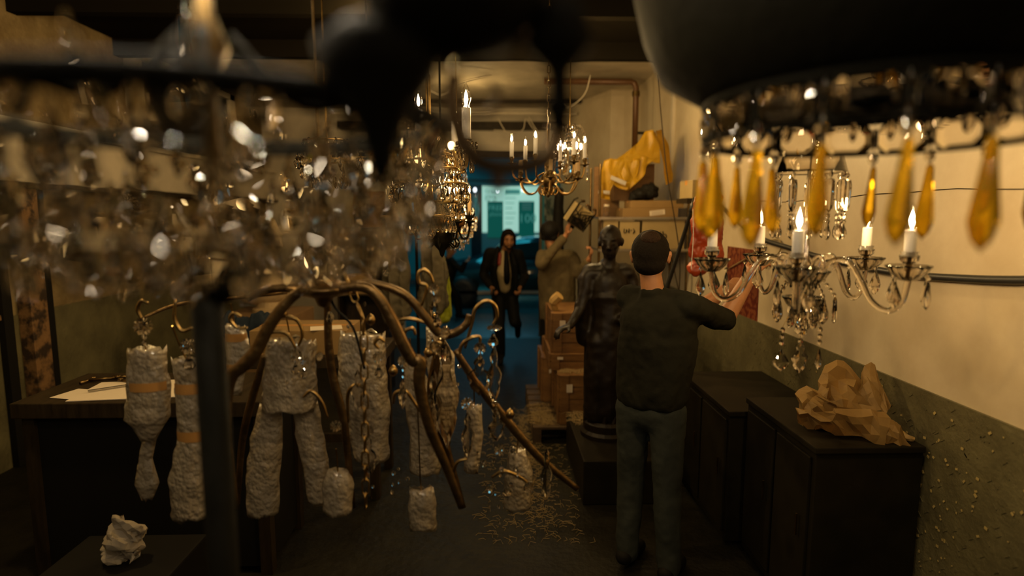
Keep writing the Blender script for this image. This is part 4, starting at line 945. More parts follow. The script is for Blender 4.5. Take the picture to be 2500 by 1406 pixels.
for x in (-.30, 0, .28):
    b = NB(); boxb(b, (x-.02, -.62, .0), (x+.05, .63, .022)); boxb(b, (x-.02, -.62, .022), (x+.05, -.5, .115)); boxb(b, (x-.02, -.05, .022), (x+.05, .07, .115)); boxb(b, (x-.02, .5, .022), (x+.05, .63, .115)); obj('runner', b, 'plank', t)
b = NB(); tube(b, curve([(-.16, -.2, 0), (-.18, -.24, .08), (-.13, -.27, .14)], 4), [.03]*4+[.045]*5, 8); o = obj('wrapped_tube', b, 'kraft', loc=(.68, 5.35, 1.05)); tag(o, 'kraft paper roll sticking up on the topmost pine crate', 'paper roll')
def straw(name, label, spots, n, seed):
    rn = random.Random(seed); b = NB()
    for k in range(n):
        x0, x1, y0, y1, z0, dz = spots[rn.randrange(len(spots))]
        p = V((rn.uniform(x0, x1), rn.uniform(y0, y1), z0+rn.random()*dz)); a = rn.random()*PI; l = rn.uniform(.015, .045)
        q = [p, p+V((math.cos(a)*l, math.sin(a)*l, rn.uniform(-.002, .008))), p+V((math.cos(a+.7)*l*1.8, math.sin(a+.7)*l*1.8, 0))]
        tube(b, q, .0012, 3, cap=False)
    tag(obj(name, b, 'straw'), label, 'wood wool', kind='stuff')
straw('wood_wool', 'loose pale wood wool scattered over the floor beside the pallet', [(.14, .34, 3.4, 5.6, .002, .004), (.2, .55, 3.2, 4.7, .002, .004), (-.1, .3, 3.2, 4.9, .002, .004), (.2, .33, 4.2, 5.4, .002, .004)], 900, 1)
straw('wood_wool', 'wood wool piled on the straw-topped pine crate and the pallet slats', [(.55, .9, 4.8, 4.98, .562, .012), (.31, .5, 4.76, 5.3, .14, .01), (.31, .5, 4.76, 5.1, .14, .015), (.58, .8, 4.3, 4.6, .302, .006)], 800, 2)
# ---------------------------------------------------------------- shelf with boxes and raincoat
def shelf():
    t = thing('wire_shelf', 'metal shelving loaded with cardboard boxes against the right wall', 'shelf', (1.41, 5.85, 0))
    for x in (-.44, .40):
        for y in (-.26, .28):
            b = NB(); tube(b, [(x, y, 0), (x, y, 2.02 if x > 0 else 2.35)], .012, 8); obj('post', b, 'dark_brass', t)
    for z in (.35, .95, 1.56, 1.86):
        b = NB(); boxb(b, (-.45, -.275, z-.012), (.41, .29, z)); tube(b, [(-.45, -.275, z-.02), (.41, -.275, z-.02)], .005, 6); obj('shelf_board', b, 'silver' if z > 1.5 else 'dark_brass', t)
    for x in (-.44, .40):
        b = NB(); tube(b, [(x, -.26, .9), (x, .28, 1.5)], .005, 6); obj('brace', b, 'dark_brass', t)
shelf()
def carton(x, y, z, w_, d_, h, mat, label, rz=0, mark=None, group=None, tape=True, rot=None):
    t = thing('cardboard_box', label, 'box', (x, y, z), rz, group)
    b = NB(); boxb(b, (-w_/2, -d_/2, 0), (w_/2, d_/2, h), bev=.004); obj('carton', b, mat, t)
    b = NB(); boxb(b, (-w_/2-.001, -.025, h-.0005), (w_/2+.001, .025, h+.001)); boxb(b, (-w_/2-.001, -.025, h*.75), (-w_/2+.0005, .025, h)); obj('tape', b, 'tape', t)
    if mark == 'label':
        b = NB(); box(b, (w_*.12, -d_/2-.002, h*.5), (w_*.28, .002, h*.55), rot=(0, -.12, 0)); s = obj('paper_label', b, 'paper', t)
        b = NB()
        for q in range(4): box(b, (w_*.12, -d_/2-.004, h*(.34+.1*q)), (w_*.2, .001, h*.025), rot=(0, -.12, 0))
        obj('printed_line', b, 'print', s)
    elif mark == 'scrawl':
        b = NB(); scribble(b, -w_*.3, h*.55, w_*.55, h*.2, 5, .004, -d_/2-.003, 8); obj('handwriting', b, 'black', t)
    elif mark: o = obj('handwriting', text_mesh(mark, h*.4), 'black', t, loc=(-w_*.35, -d_/2-.003, h*.35), rot=(PI/2, 0, 0))
    return t
carton(1.08, 5.74, 1.56, .14, .3, .27, 'card_l', 'narrow pale carton marked NI on the second shelf', mark='NI')
carton(1.26, 5.74, 1.56, .19, .3, .26, 'card_l', 'pale carton with a black scrawl on the second shelf', mark='scrawl')
carton(1.58, 5.76, 1.56, .40, .34, .27, 'card_l', 'wide pale carton with small handwriting on the second shelf', mark='aLib')
carton(1.45, 5.74, 1.86, .52, .32, .085, 'card', 'flat brown carton with a slanted paper label on the upper shelf', mark='label')
carton(1.52, 5.76, 1.946, .50, .30, .07, 'card', 'flat carton lying on top of the labelled one')
carton(1.36, 6.0, 2.02, .40, .2, .36, 'card_d', 'tall brown carton under the yellow raincoat')
carton(1.85-.13, 5.1, 2.02, .20, .26, .15, 'card_l', 'small pale carton with a printed label high against the right wall', rz=.1, mark='label')
b = NB(); boxb(b, (1.59, 4.95, 1.98), (1.87, 5.25, 2.02)); o = obj('bracket_shelf', b, 'wood_d'); tag(o, 'small dark wall shelf carrying the topmost pale carton', 'shelf')
b = NB(); boxb(b, (0, 0, 0), (.26, .03, .50), bev=.004); o = obj('wooden_panel', b, 'ply', loc=(.99, 6.05, 1.862)); tag(o, 'upright plywood panel at the left end of the upper shelf', 'panel')
t = thing('glass_jar', 'small clear glass jar with a white lid at the left end of the upper shelf', 'jar', (1.06, 5.72, 1.861))
b = NB(); lathe(b, [(0, 0), (.03, 0), (.032, .08), (.025, .10), (.0, .10)], 16); obj('jar', b, 'bulb_glass', t, smooth=True)
b = NB(); lathe(b, [(0, .10), (.028, .10), (.028, .12), (0, .12)], 16); obj('lid', b, 'paper', t)
me = organic([('e', (0, 0, .06), (.13, .10, .06), (0, 0, 0)), ('e', (.05, 0, .11), (.09, .08, .05), (0, 0, .3)), ('c', (-.1, 0, .04), .05, (-.14, -.02, .01), .03)], .012, 2, .02, .06, 'dark_cloth')
o = obj('black_cloth', me, 'black', loc=(1.43, 5.74, 2.02)); tag(o, 'bundle of black cloth on the upper flat carton', 'cloth')
b = NB(); box(b, (1.02+.1, 6.12, 2.44), (.16, .10, .05), rot=(0, .3, 0)); 
# raincoat: a cloth mesh hung over the tall carton, two sleeves with pale bands
def cloth_strip(P, Q, n=14, m_=10, fold=.012, th=.006, seed=0, fs=.08):
    """cloth between two edge curves"""
    A, B = curve(P, max(2, n//(len(P)-1))), curve(Q, max(2, n//(len(Q)-1))); n_ = min(len(A), len(B)); b = NB(); g = []
    for i in range(n_):
        row = []
        for k in range(m_+1):
            p = A[i].lerp(B[i], k/m_); nz = noise.noise(V((p.x/fs+seed, p.y/fs, p.z/fs*.5)))*fold; row.append(b.verts.new(p+V((nz*.3, -abs(nz)-nz*.5, nz*.4))))
        g.append(row)
    fs_ = [b.faces.new((g[i][k], g[i][k+1], g[i+1][k+1], g[i+1][k])) for i in range(n_-1) for k in range(m_)]
    bmesh.ops.solidify(b, geom=fs_, thickness=th); bmesh.ops.recalc_face_normals(b, faces=b.faces); return b
def raincoat():
    Y = 5.72; c = W(1560, 420, Y); t = thing('raincoat', 'yellow raincoat with reflective cuffs thrown over the tall carton on the shelf', 'raincoat', c)
    w_ = lambda px, py, y=Y: W(px, py, y)-c
    b = cloth_strip([w_(1575, 320), w_(1555, 350), w_(1520, 378), w_(1500, 392)], [w_(1602, 322), w_(1608, 360), w_(1612, 395), w_(1606, 396)], 18, 12, .05, seed=2); obj('coat_back', b, 'raincoat', t, smooth=True)
    b = cloth_strip([w_(1512, 382), w_(1508, 400), w_(1520, 445), w_(1532, 462)], [w_(1610, 385), w_(1582, 400), w_(1570, 430), w_(1534, 464)], 18, 12, .05, seed=5); obj('coat_front', b, 'raincoat', t, smooth=True)
    b = cloth_strip([w_(1475, 392), w_(1466, 430), w_(1460, 465), w_(1458, 486)], [w_(1530, 382), w_(1508, 420), w_(1492, 460), w_(1488, 488)], 18, 10, .045, seed=9); s = obj('sleeve', b, 'raincoat', t, smooth=True)
    b = cloth_strip([w_(1461, 464, Y-.035), w_(1460, 472, Y-.035)], [w_(1489, 466, Y-.035), w_(1488, 474, Y-.035)], 4, 8, .005); obj('reflective_band', b, 'reflect', s)
    b = cloth_strip([w_(1520, 385), w_(1500, 410), w_(1488, 440), w_(1482, 446)], [w_(1560, 392), w_(1555, 425), w_(1535, 455), w_(1528, 466)], 18, 10, .045, seed=12); s = obj('sleeve', b, 'raincoat', t, smooth=True)
    b = cloth_strip([w_(1493, 428, Y-.05), w_(1490, 437, Y-.05)], [w_(1530, 444, Y-.05), w_(1526, 453, Y-.05)], 4, 8, .005); obj('reflective_band', b, 'reflect', s)
    b = cloth_strip([w_(1600, 320), w_(1612, 370), w_(1622, 430), w_(1625, 452)], [w_(1612, 318, Y+.1), w_(1632, 360, Y+.1), w_(1640, 420, Y+.1), w_(1640, 445, Y+.1)], 18, 6, .03, seed=14); obj('coat_side', b, 'raincoat', t, smooth=True)
raincoat()
# ---------------------------------------------------------------- things on and by the right wall
def WX(px, py, X):   # point of the plane x = X seen at a pixel
    d = _R @ V(((px-1250)/F, -(py-703)/F, -1)); return EYE+d*(X/d.x)
b = NB(); tube(b, curve([WX(px, py, XR-.022) for px, py in ((1712, 462), (1780, 522), (1850, 577), (1930, 606), (2050, 640), (2200, 668), (2350, 680), (2520, 684), (2900, 676))], 8), .0165, 10)
tag(obj('rubber_hose', b, 'rubber', smooth=True), 'thick black rubber hose sagging along the cream right wall', 'hose')
b = NB(); tube(b, [WX(px, py, XR-.015) for px, py in ((1985, 584), (2040, 640), (2000, 690))], .003, 5)
b = NB(); tube(b, curve([WX(px, py, XR-.015) for px, py in ((1780, 655), (1830, 625), (1870, 592), (1900, 585), (1905, 610), (1870, 655))], 6), .005, 6)
tag(obj('cable', b, 'card_l', smooth=True), 'thin pale cable looped on the right wall above the maroon poster', 'cable')
b = NB(); boxb(b, (XR-.004, 4.17, 1.09), (XR, 4.77, 1.63)); o = obj('poster', b, 'maroon'); tag(o, 'maroon poster with gold flecks on the right wall', 'poster')
def bag():
    P = [('c', (0, 0, 0), .05, (0, 0, .35), .035), ('c', (.06, 0, .05), .06, (.09, 0, .4), .04), ('c', (.0, 0, -.1), .055, (.14, 0, -.06), .05), ('c', (.14, 0, .0), .04, (.13, 0, .38), .03)]
    t = thing('plastic_bag', 'crumpled red plastic sheet hanging to the right of the shelving', 'sheet', (1.36, 4.0, 1.62))
    obj('sheet', organic(P, .012, 2, .02, .05, 'bag'), 'red', t)
    b = NB(); tube(b, [(.08, 0, .4), (.10, 0, 1.2), (.10, 0, ZC-1.62)], .003, 5); obj('hanging_cord', b, 'black', t)
    b = NB(); tube(b, curve([(-.05, -.05, .3), (-.045, -.06, .1), (-.052, -.06, -.1)], 5), .0025, 5); obj('white_edge', b, 'reflect', t)
bag()
b = NB(); tube(b, curve([W(1607, 182, 5.3), W(1613, 270, 5.3), W(1628, 420, 5.3), W(1648, 540, 5.3), W(1660, 640, 5.3), W(1655, 760, 5.3)], 6), .005, 6)
o = obj('hanging_cord', b, 'wood_d'); tag(o, 'brown cord hanging down in front of the shelving', 'cord')
t = thing('downpipe', 'brown painted pipe elbow running up the wall to the ceiling', 'pipe', (1.68, 7.3, 2.55))
b = NB(); tube(b, [(0, 0, 0), (0, 0, .84), (-.02, 0, .89), (-.06, 0, .91), (-1.1, 0, .91)], .036, 12); obj('pipe_run', b, 'pipe', t, smooth=True)
b = NB(); lathe(b, [(0, .74), (.047, .74), (.047, .80), (0, .80)], 14); obj('coupling', b, 'dark_brass', t)
b = NB(); lathe(b, [(0, .0), (.045, .0), (.045, .05), (0, .05)], 14); obj('coupling', b, 'dark_brass', t)
b = NB(); boxb(b, (.03, .0, .3), (.20, .03, .33)); obj('pipe_clamp', b, 'iron', t)
for i, (pts, lab) in enumerate((([(1442, 182), (1430, 225), (1408, 250), (1385, 262), (1375, 255)], 'white flex curling down from the ceiling beside the brown pipe'),
                    ([(1215, 288), (1232, 318), (1248, 335), (1254, 350)], 'white flex running down to the left candle of the brass chandelier'),
                    ([(1290, 285), (1305, 310), (1318, 330), (1300, 312), (1283, 290), (1272, 320), (1205, 318)], 'white flex knotted over the brass chandelier'),
                    ([(1040, 215), (1080, 232), (1120, 205), (1170, 190), (1200, 183)], 'white flex draped across the pale ceiling above the tall candle bulb'))):
    b = NB(); yy = 6.9 if i == 0 else (8.96 if i < 3 else 7.2); tube(b, curve([W(px, py, yy) for px, py in pts], 6), .007, 6); tag(obj('electric_flex', b, 'cream', smooth=True), lab, 'wire')
t = thing('pole', 'slanting black pole leaning beside the shelving behind the reaching person', 'pole', (1.16, 4.05, 0))
b = NB(); tube(b, [(-.02, 0, 0), (.0, .1, 1.2), (.27, .3, 1.90)], .016, 8); obj('shaft', b, 'black', t, smooth=True)
b = NB(); tube(b, [(.27, .3, 1.90), (.31, .33, 2.0)], .024, 10); obj('grip', b, 'rubber', t, smooth=True)
# red toolbox behind the man
t = thing('tool_chest', 'dark red tool chest behind the reaching person', 'tool chest', (1.36, 4.95, 0))
b = NB(); boxb(b, (-.22, -.2, 0), (.22, .2, .95), bev=.01); obj('chest_body', b, 'red_d', t)
for k in range(5):
    b = NB(); boxb(b, (-.2, -.212, .08+.17*k), (.2, -.2, .22+.17*k), bev=.003); d = obj('drawer', b, 'red_d', t)
    b = NB(); tube(b, [(-.1, -.225, .17+.17*k), (.1, -.225, .17+.17*k)], .006, 6); obj('handle', b, 'silver', d)
# cabinets along the right wall
def cabinet(lo, hi, label, doors=2):
    x0, y0, z0 = lo; x1, y1, z1 = hi; t = thing('cabinet', label, 'cabinet', ((x0+x1)/2, (y0+y1)/2, 0)); w_, d_, h = (x1-x0)/2, (y1-y0)/2, z1
    b = NB(); boxb(b, (-w_, -d_, .03), (w_, d_, h-.03), bev=.004); obj('cabinet_body', b, 'dark_box', t)
    b = NB(); boxb(b, (-w_-.015, -d_-.015, h-.03), (w_, d_, h), bev=.006); obj('cabinet_top', b, 'dark_box', t)
    for k in range(doors):
        y = -d_+.03+k*(2*d_-.03)/doors; b = NB(); boxb(b, (-w_-.015, y, .08), (-w_, y+(2*d_-.09)/doors, h-.06), bev=.004); d = obj('door', b, 'dark_box', t)
        b = NB(); tube(b, [(-w_-.03, y+.05, h*.5), (-w_-.03, y+.05, h*.5+.1)], .006, 6); obj('handle', b, 'dark_brass', d)
    for sx in (-1, 1):
        for sy in (-1, 1):
            b = NB(); boxb(b, (sx*(w_-.03)-.02, sy*(d_-.03)-.02, 0), (sx*(w_-.03)+.02, sy*(d_-.03)+.02, .03)); obj('foot', b, 'dark_box', t)
cabinet((1.38, 2.42, 0), (1.85, 3.12, .89), 'dark wooden cabinet in the right corner carrying crumpled kraft paper')
cabinet((1.30, 3.16, 0), (1.85, 4.0, .80), 'lower dark cabinet beyond the one with the kraft paper', 2)
def creases(me, faces, *oct_):
    """folds and flat facets with sharp edges, as crumpled paper has"""
    seed = oct_[-1]
    for v in me.vertices:
        q = v.co; d = 0
        for s, a in oct_[:-1]: d += a*(1-2.4*abs(noise.noise(V((q.x/s*.7+q.z/s*.4+seed, q.y/s, q.z/s*1.3+q.x/s*.5)))))
        v.co += v.normal*(d-.02)
        if v.co.z < .002: v.co.z = .002
    o = bpy.data.objects.new('tmp', me); col.objects.link(o); dm = o.modifiers.new('d', 'DECIMATE'); dm.ratio = min(1, faces*2/len(me.polygons))
    sb = o.modifiers.new('s', 'SUBSURF'); sb.subdivision_type = 'SIMPLE'; sb.levels = 1
    sm = o.modifiers.new('m', 'SMOOTH'); sm.factor = .35; sm.iterations = 1
    m2 = evald(o); bpy.data.objects.remove(o); bm = NB(); bm.from_mesh(m2); bm.to_mesh(me); bm.free(); bpy.data.meshes.remove(m2)
    for p in me.polygons: p.use_smooth = False
def kraft():
    c = V((1.645, 2.66, .893)); rn = random.Random(3); b = NB(); lob = []
    P = [('e', (-.10, -.02, .045), (.105, .11, .042), (0, 0, .2)), ('e', (.02, -.03, .05), (.12, .10, .05), (0, 0, -.3)), ('e', (.0, .04, .12), (.10, .07, .10), (0, .3, 0)), ('e', (.09, .03, .11), (.05, .07, .10), (0, -.2, 0)), ('e', (-.05, .05, .155), (.05, .04, .06), (0, .5, 0)), ('e', (.08, .05, .18), (.03, .04, .06), (0, .2, 0)),
         ('c', (.04, -.08, .05), .045, (.14, -.13, .05), .035), ('c', (.14, -.13, .05), .03, (.185, -.21, .010), .014), ('c', (-.16, -.05, .03), .03, (.05, -.12, .03), .035)]
    me = organic(P, .011, 0, 0, .1, 'kraft'); creases(me, 420, (.11, .03), (.055, .012), 3)
    for v in me.vertices: v.co = V((v.co.x*.93, v.co.y*.93, v.co.z*.80))
    b = NB(); b.from_mesh(me)
    def sheet(P0, P1, seed, n=9, m_=5, amp=.020):
        g = []; A, B = curve(P0, 8), curve(P1, 8)
        for i in range(n+1):
            a, b_ = A[int(i*(len(A)-1)/n)], B[int(i*(len(B)-1)/n)]
            nrm = V((-.3, -1, .5)).normalized(); row = []
            for k in range(m_+1):
                u = k/m_; p = a.lerp(b_, u); z = amp*2.2*(.5-2*abs(noise.noise(V((a.x*9+u*2.1, u*1.6+a.z*9, seed*3.1)))))+rn.uniform(-.35, .35)*amp
                row.append(b.verts.new(p+nrm*(z+.03*math.sin(PI*u))+V((rn.uniform(-1, 1), 0, rn.uniform(-1, 1)))*amp*.7))
            g.append(row)
        fs_ = []
        for i in range(n):
            for k in range(m_):
                q = (g[i][k], g[i][k+1], g[i+1][k+1], g[i+1][k])
                for tri in ((q[0], q[1], q[2]), (q[0], q[2], q[3])): fs_.append(b.faces.new(tri))
        bmesh.ops.solidify(b, geom=fs_, thickness=.002)
    w_ = lambda px, py, y: W(px, py, y)-c
    sheet([w_(1992, 985, 2.60), w_(2008, 905, 2.66), w_(2065, 884, 2.68), w_(2125, 955, 2.66)], [w_(2010, 1000, 2.56), w_(2030, 1000, 2.56), w_(2070, 1000, 2.56), w_(2120, 1010, 2.56)], 1, 9, 6, .020)
    sheet([w_(1950, 1010, 2.56), w_(1950, 955, 2.60), w_(1985, 942, 2.60), w_(2035, 985, 2.58)], [w_(1952, 1020, 2.53), w_(1975, 1015, 2.52), w_(2000, 1010, 2.52), w_(2040, 1010, 2.54)], 2, 7, 5, .018)
    sheet([w_(1938, 1000, 2.52), w_(2000, 1002, 2.49), w_(2080, 1000, 2.48), w_(2165, 1000, 2.50)], [w_(1955, 1040, 2.53), w_(2010, 1052, 2.50), w_(2080, 1066, 2.48), w_(2155, 1086, 2.44)], 3, 13, 4, .015)
    sheet([w_(2095, 930, 2.66), w_(2110, 900, 2.68), w_(2132, 888, 2.68), w_(2168, 985, 2.60)], [w_(2090, 1000, 2.58), w_(2115, 1000, 2.56), w_(2140, 1000, 2.55), w_(2165, 1015, 2.52)], 4, 7, 5, .016)
    sheet([w_(2130, 1030, 2.50), w_(2175, 1020, 2.50), w_(2205, 1060, 2.47), w_(2232, 1100, 2.44)], [w_(2120, 1070, 2.47), w_(2160, 1078, 2.44), w_(2195, 1090, 2.42), w_(2226, 1108, 2.42)], 5, 7, 4, .012)
    b.to_mesh(me); b.free()
    for p in me.polygons: p.use_smooth = False
    o = obj('crumpled_paper', me, 'kraft', loc=c); tag(o, 'crumpled heap of tan kraft paper on the dark cabinet at right', 'paper')
kraft()
# ---------------------------------------------------------------- left side: bench, papers, bust, coats
def table(lo, hi, label, name='workbench', th=.08, leg=.06, mat='wood_d', closed=False):
    x0, y0 = lo; x1, y1, z1 = hi; t = thing(name, label, 'table', ((x0+x1)/2, (y0+y1)/2, 0)); w_, d_ = (x1-x0)/2, (y1-y0)/2
    b = NB(); boxb(b, (-w_, -d_, z1-th), (w_, d_, z1), bev=.006); obj('table_top', b, mat, t)
    for sx in (-1, 1):
        for sy in (-1, 1):
            b = NB(); boxb(b, (sx*(w_-.06)-leg/2, sy*(d_-.06)-leg/2, 0), (sx*(w_-.06)+leg/2, sy*(d_-.06)+leg/2, z1-th)); obj('leg', b, mat, t)
    if closed: b = NB(); boxb(b, (-w_+.05, -d_+.05, .04), (w_-.05, d_-.05, z1-th)); obj('under_bench_shade', b, 'black', t)  # black block painted in for the shade under the bench
    else: b = NB(); boxb(b, (-w_+.06, -.02, .3), (w_-.06, .02, .36)); obj('stretcher', b, mat, t)
table((-2.42, 2.92), (-1.15, 3.5, .95), 'dark heavy workbench at the left with papers on it', closed=True)
M['board_dark'] = pbr('dark_board', (.05, .03, .015), .6)
for k, (x, y, rz, lab) in enumerate(((-1.92, 3.14, .12, 'large blank sheet of paper on the left workbench'), (-2.16, 3.06, -.25, 'smaller sheet at the left edge of the bench papers'))):
    b = NB(); s = (.52, .34) if k == 0 else (.22, .16); boxb(b, (-s[0]/2, -s[1]/2, 0), (s[0]/2, s[1]/2, .004-.002*k)); o = obj('paper_sheet', b, 'paper', loc=(x, y, .952), rot=(0, 0, rz)); tag(o, lab, 'paper')
b = NB(); tube(b, [(0, 0, 0), (.22, .17, .0)], .006, 6); o = obj('metal_ruler', b, 'silver', loc=(-2.14, 3.08, .965)); tag(o, 'thin metal rod lying across the bench papers', 'rod')
rn = random.Random(9)
for k in range(5):
    b = NB(); a = rn.random()*PI; l = rn.uniform(.03, .07); tube(b, [(-l*math.cos(a), -l*math.sin(a), 0), (l*math.cos(a), l*math.sin(a), 0)], .009, 8); ellip(b, (l*math.cos(a), l*math.sin(a), .004), (.016, .016, .012), sub=2)
    o = obj('brass_fitting', b, 'dark_brass', loc=(-2.28+.07*k, 3.28+.04*(k % 3), .964), smooth=True); tag(o, 'small dark metal fitting lying at the back of the left workbench', 'fitting', 'loose fittings on the workbench')
def crumple(c, s, label, mat='paper', seed=0, name='crumpled_paper'):
    P = [('e', (0, 0, s*.5), (s*.42, s*.35, s*.5), (0, 0, 0)), ('e', (-s*.25, 0, s*.25), (s*.3, s*.3, s*.28), (0, 0, 0)), ('c', (0, 0, s*.7), s*.2, (-s*.1, 0, s*1.1), s*.12)]
    me = organic(P, .010, 0, .0, .05, 'crumple'); creases(me, 220, (s*.6, s*.2), (s*.3, s*.09), seed+1)
    o = obj(name, me, mat, loc=c); tag(o, label, 'paper')
M['paper_d'] = pbr('grey_wrapping_paper', (.34, .28, .19), .6)
crumple((-1.47, 2.25, .52), .16, 'crumpled pale wrapping paper at the lower left below the bench', 'paper_d')
b = NB(); boxb(b, (-1.75, 2.1, 0), (-1.25, 2.45, .515), bev=.008); tag(obj('storage_box', b, 'black'), 'black box under the crumpled pale paper at the lower left', 'box')
table((-1.95, 3.75), (-.75, 4.35, .98), 'dark packing table behind the wrapped pendants', 'packing_table')
carton(-1.28, 4.0, .98, .62, .4, .16, 'card', 'shallow brown carton on the packing table', tape=True)
b = NB(); boxb(b, (-.1, -.07, 0), (.1, .07, .003)); o = obj('paper_sheet', b, 'paper', loc=(-1.12, 3.88, 1.142), rot=(0, 0, .3)); tag(o, 'small white note lying on the shallow brown carton', 'paper')
me = organic([('e', (0, 0, .05), (.22, .12, .06), (0, 0, 0)), ('e', (.16, 0, .07), (.16, .12, .07), (0, 0, 0)), ('e', (-.2, 0, .07), (.1, .1, .06), (0, 0, 0))], .014, 2, .02, .08, 'cloth')
M['navy'] = pbr('navy_cloth', (.02, .028, .04), .85)
tag(obj('navy_cloth', me, 'navy', loc=(-1.74, 4.12, 1.0), sc=(.6, .7, 1.6)), 'crumpled navy cloth at the left end of the packing table', 'cloth')
def bust():
    c = V((-2.12, 5.55, 1.05)); t = thing('bust', 'ivory plaster bust of a man in profile on a tall box at the left', 'bust', c)
    hp, L, m = head_prims((0, 0, .62), (.9, -.35, -.1), k=1.55)
    P = hp+[('c', (-.01, 0, .30), .095, (-.02, 0, .52), .08), ('e', (-.03, 0, .16), (.27, .16, .17), (0, 0, .3)), ('c', (0, 0, .14), .14, (0, 0, .16), .20)]
    P += [('e', L(-.02, -.03, .08), (.10, .11, .07), m)]
    obj('bust_figure', organic(P, .012, 2, .003, .03, 'bust'), 'plaster', t)
    b = NB(); lathe(b, [(0, -.06), (.15, -.06), (.15, -.03), (.11, -.02), (.11, .03), (0, .03)], 20); obj('socle', b, 'plaster', t, smooth=False)
bust()
b = NB(); boxb(b, (-2.45, 5.25, 0), (-1.8, 5.85, .99), bev=.01); tag(obj('tall_box', b, 'card_d'), 'tall brown box carrying the plaster bust', 'box')
def bookcase():
    t = thing('bookcase', 'tall dark open bookcase left of the hanging coats', 'bookcase', (-1.35, 6.3, 0))
    b = NB(); boxb(b, (-.30, .13, 0), (.22, .16, 1.75)); obj('back_panel', b, 'wood_d', t)
    for x in (-.30, .20): b = NB(); boxb(b, (x, -.15, 0), (x+.02, .16, 1.75)); obj('side_panel', b, 'wood_d', t)
    for z in (.1, .6, 1.05, 1.4, 1.73): b = NB(); boxb(b, (-.28, -.15, z), (.20, .13, z+.02)); obj('shelf_board', b, 'wood_d', t)
bookcase()
for k in range(6):
    b = NB(); h = .20+.02*(k % 3); boxb(b, (-.017, -.1, 0), (.017, .1, h), bev=.002); m_ = ('card_d', 'ivory', 'card', 'paper', 'card_d', 'dark_brass')[k]
    tag(obj('book', b, m_, loc=(-1.60+.04*k, 6.25, 1.42)), ('brown', 'tan', 'ochre', 'pale', 'dark brown', 'dark gold')[k]+' book standing in the row on the upper shelf of the bookcase', 'book', 'books in the bookcase')
carton(-1.42, 6.25, 1.07, .26, .22, .2, 'card', 'small open-top carton on the middle shelf of the bookcase')
t = thing('coat_rack', 'dark coat rack with hanging grey coats beside the street opening', 'coat rack', (-.80, 6.0, 0))
b = NB(); tube(b, [(0, 0, .03), (0, 0, 1.86)], .016, 8); obj('pole', b, 'iron', t)
b = NB(); lathe(b, [(0, 0), (.2, 0), (.19, .02), (.03, .04), (0, .04)], 20); obj('base', b, 'iron', t, smooth=True)
for k in range(4): a = k*PI/2+.4; b = NB(); tube(b, curve([pol(.0, a, 1.70), pol(.08, a, 1.69), pol(.13, a, 1.76), pol(.12, a, 1.80)], 4), .008, 6); obj('hook', b, 'iron', t)
def coat(x, y, w_, z0, z1, mat, label, seed):
    P = [('c', (0, 0, z1-.12), w_*.35, (0, 0, z0+.3), w_*.5), ('c', (-w_*.3, 0, z1-.2), w_*.22, (-w_*.45, 0, z0+.1), w_*.26), ('c', (w_*.3, 0, z1-.2), w_*.22, (w_*.42, 0, z0+.15), w_*.26), ('c', (0, 0, z0+.3), w_*.45, (0, 0, z0+.1), w_*.4), ('c', (0, 0, z1-.1), w_*.2, (0, 0, z1), .02)]
    me = organic(P, .013, 2, .022, .09, 'coat')
    for v in me.vertices: v.co += V((.012*math.sin(v.co.x*60+v.co.z*4+seed), .02*math.sin(v.co.x*45+seed), 0))
    return tag(obj('coat', me, mat, loc=(x, y, 0)), label, 'coat', 'coats on the rack')
coat(-1.00, 5.90, .22, .75, 1.75, 'grey_cloth', 'long grey-brown coat on the left side of the coat rack', 1)
coat(-.62, 5.90, .24, .85, 1.74, 'grey_cloth', 'shorter grey-brown coat on the right side of the coat rack', 4)
coat(-.56, 6.22, .16, .70, 1.42, 'hivis', 'yellow-green safety vest hanging behind the grey coats', 7)
me = organic([('c', (0, 0, -.6), .07, (0, 0, .28), .065), ('c', (0, 0, .28), .06, (.01, 0, .5), .05)], .014, 2, .008, .1, 'bag')
t = thing('garment_bag', 'black garment bag hanging behind the lifted lantern', 'bag', (.72, 6.9, 1.65)); obj('bag', me, 'black', t)
b = NB(); tube(b, [(.01, 0, .5), (.01, 0, ZC-1.65)], .004, 5); obj('hanging_cord', b, 'black', t)
# black iron stand in the left foreground
t = thing('iron_stand', 'thick out-of-focus black iron stand pole in the left foreground', 'stand', (W(503, 700, .97).x, .97, 0))
b = NB(); tube(b, [(0, 0, .03), (0, 0, 1.76)], .0245, 16); obj('pole', b, 'iron', t, smooth=True)
b = NB(); lathe(b, [(0, 0), (.22, 0), (.22, .02), (.04, .05), (0, .05)], 28); obj('base', b, 'iron', t, smooth=True)
b = NB(); lathe(b, [(0, 1.755), (.030, 1.755), (.030, 1.77), (.018, 1.78), (0, 1.785)], 18); obj('cap', b, 'iron', t, smooth=True)
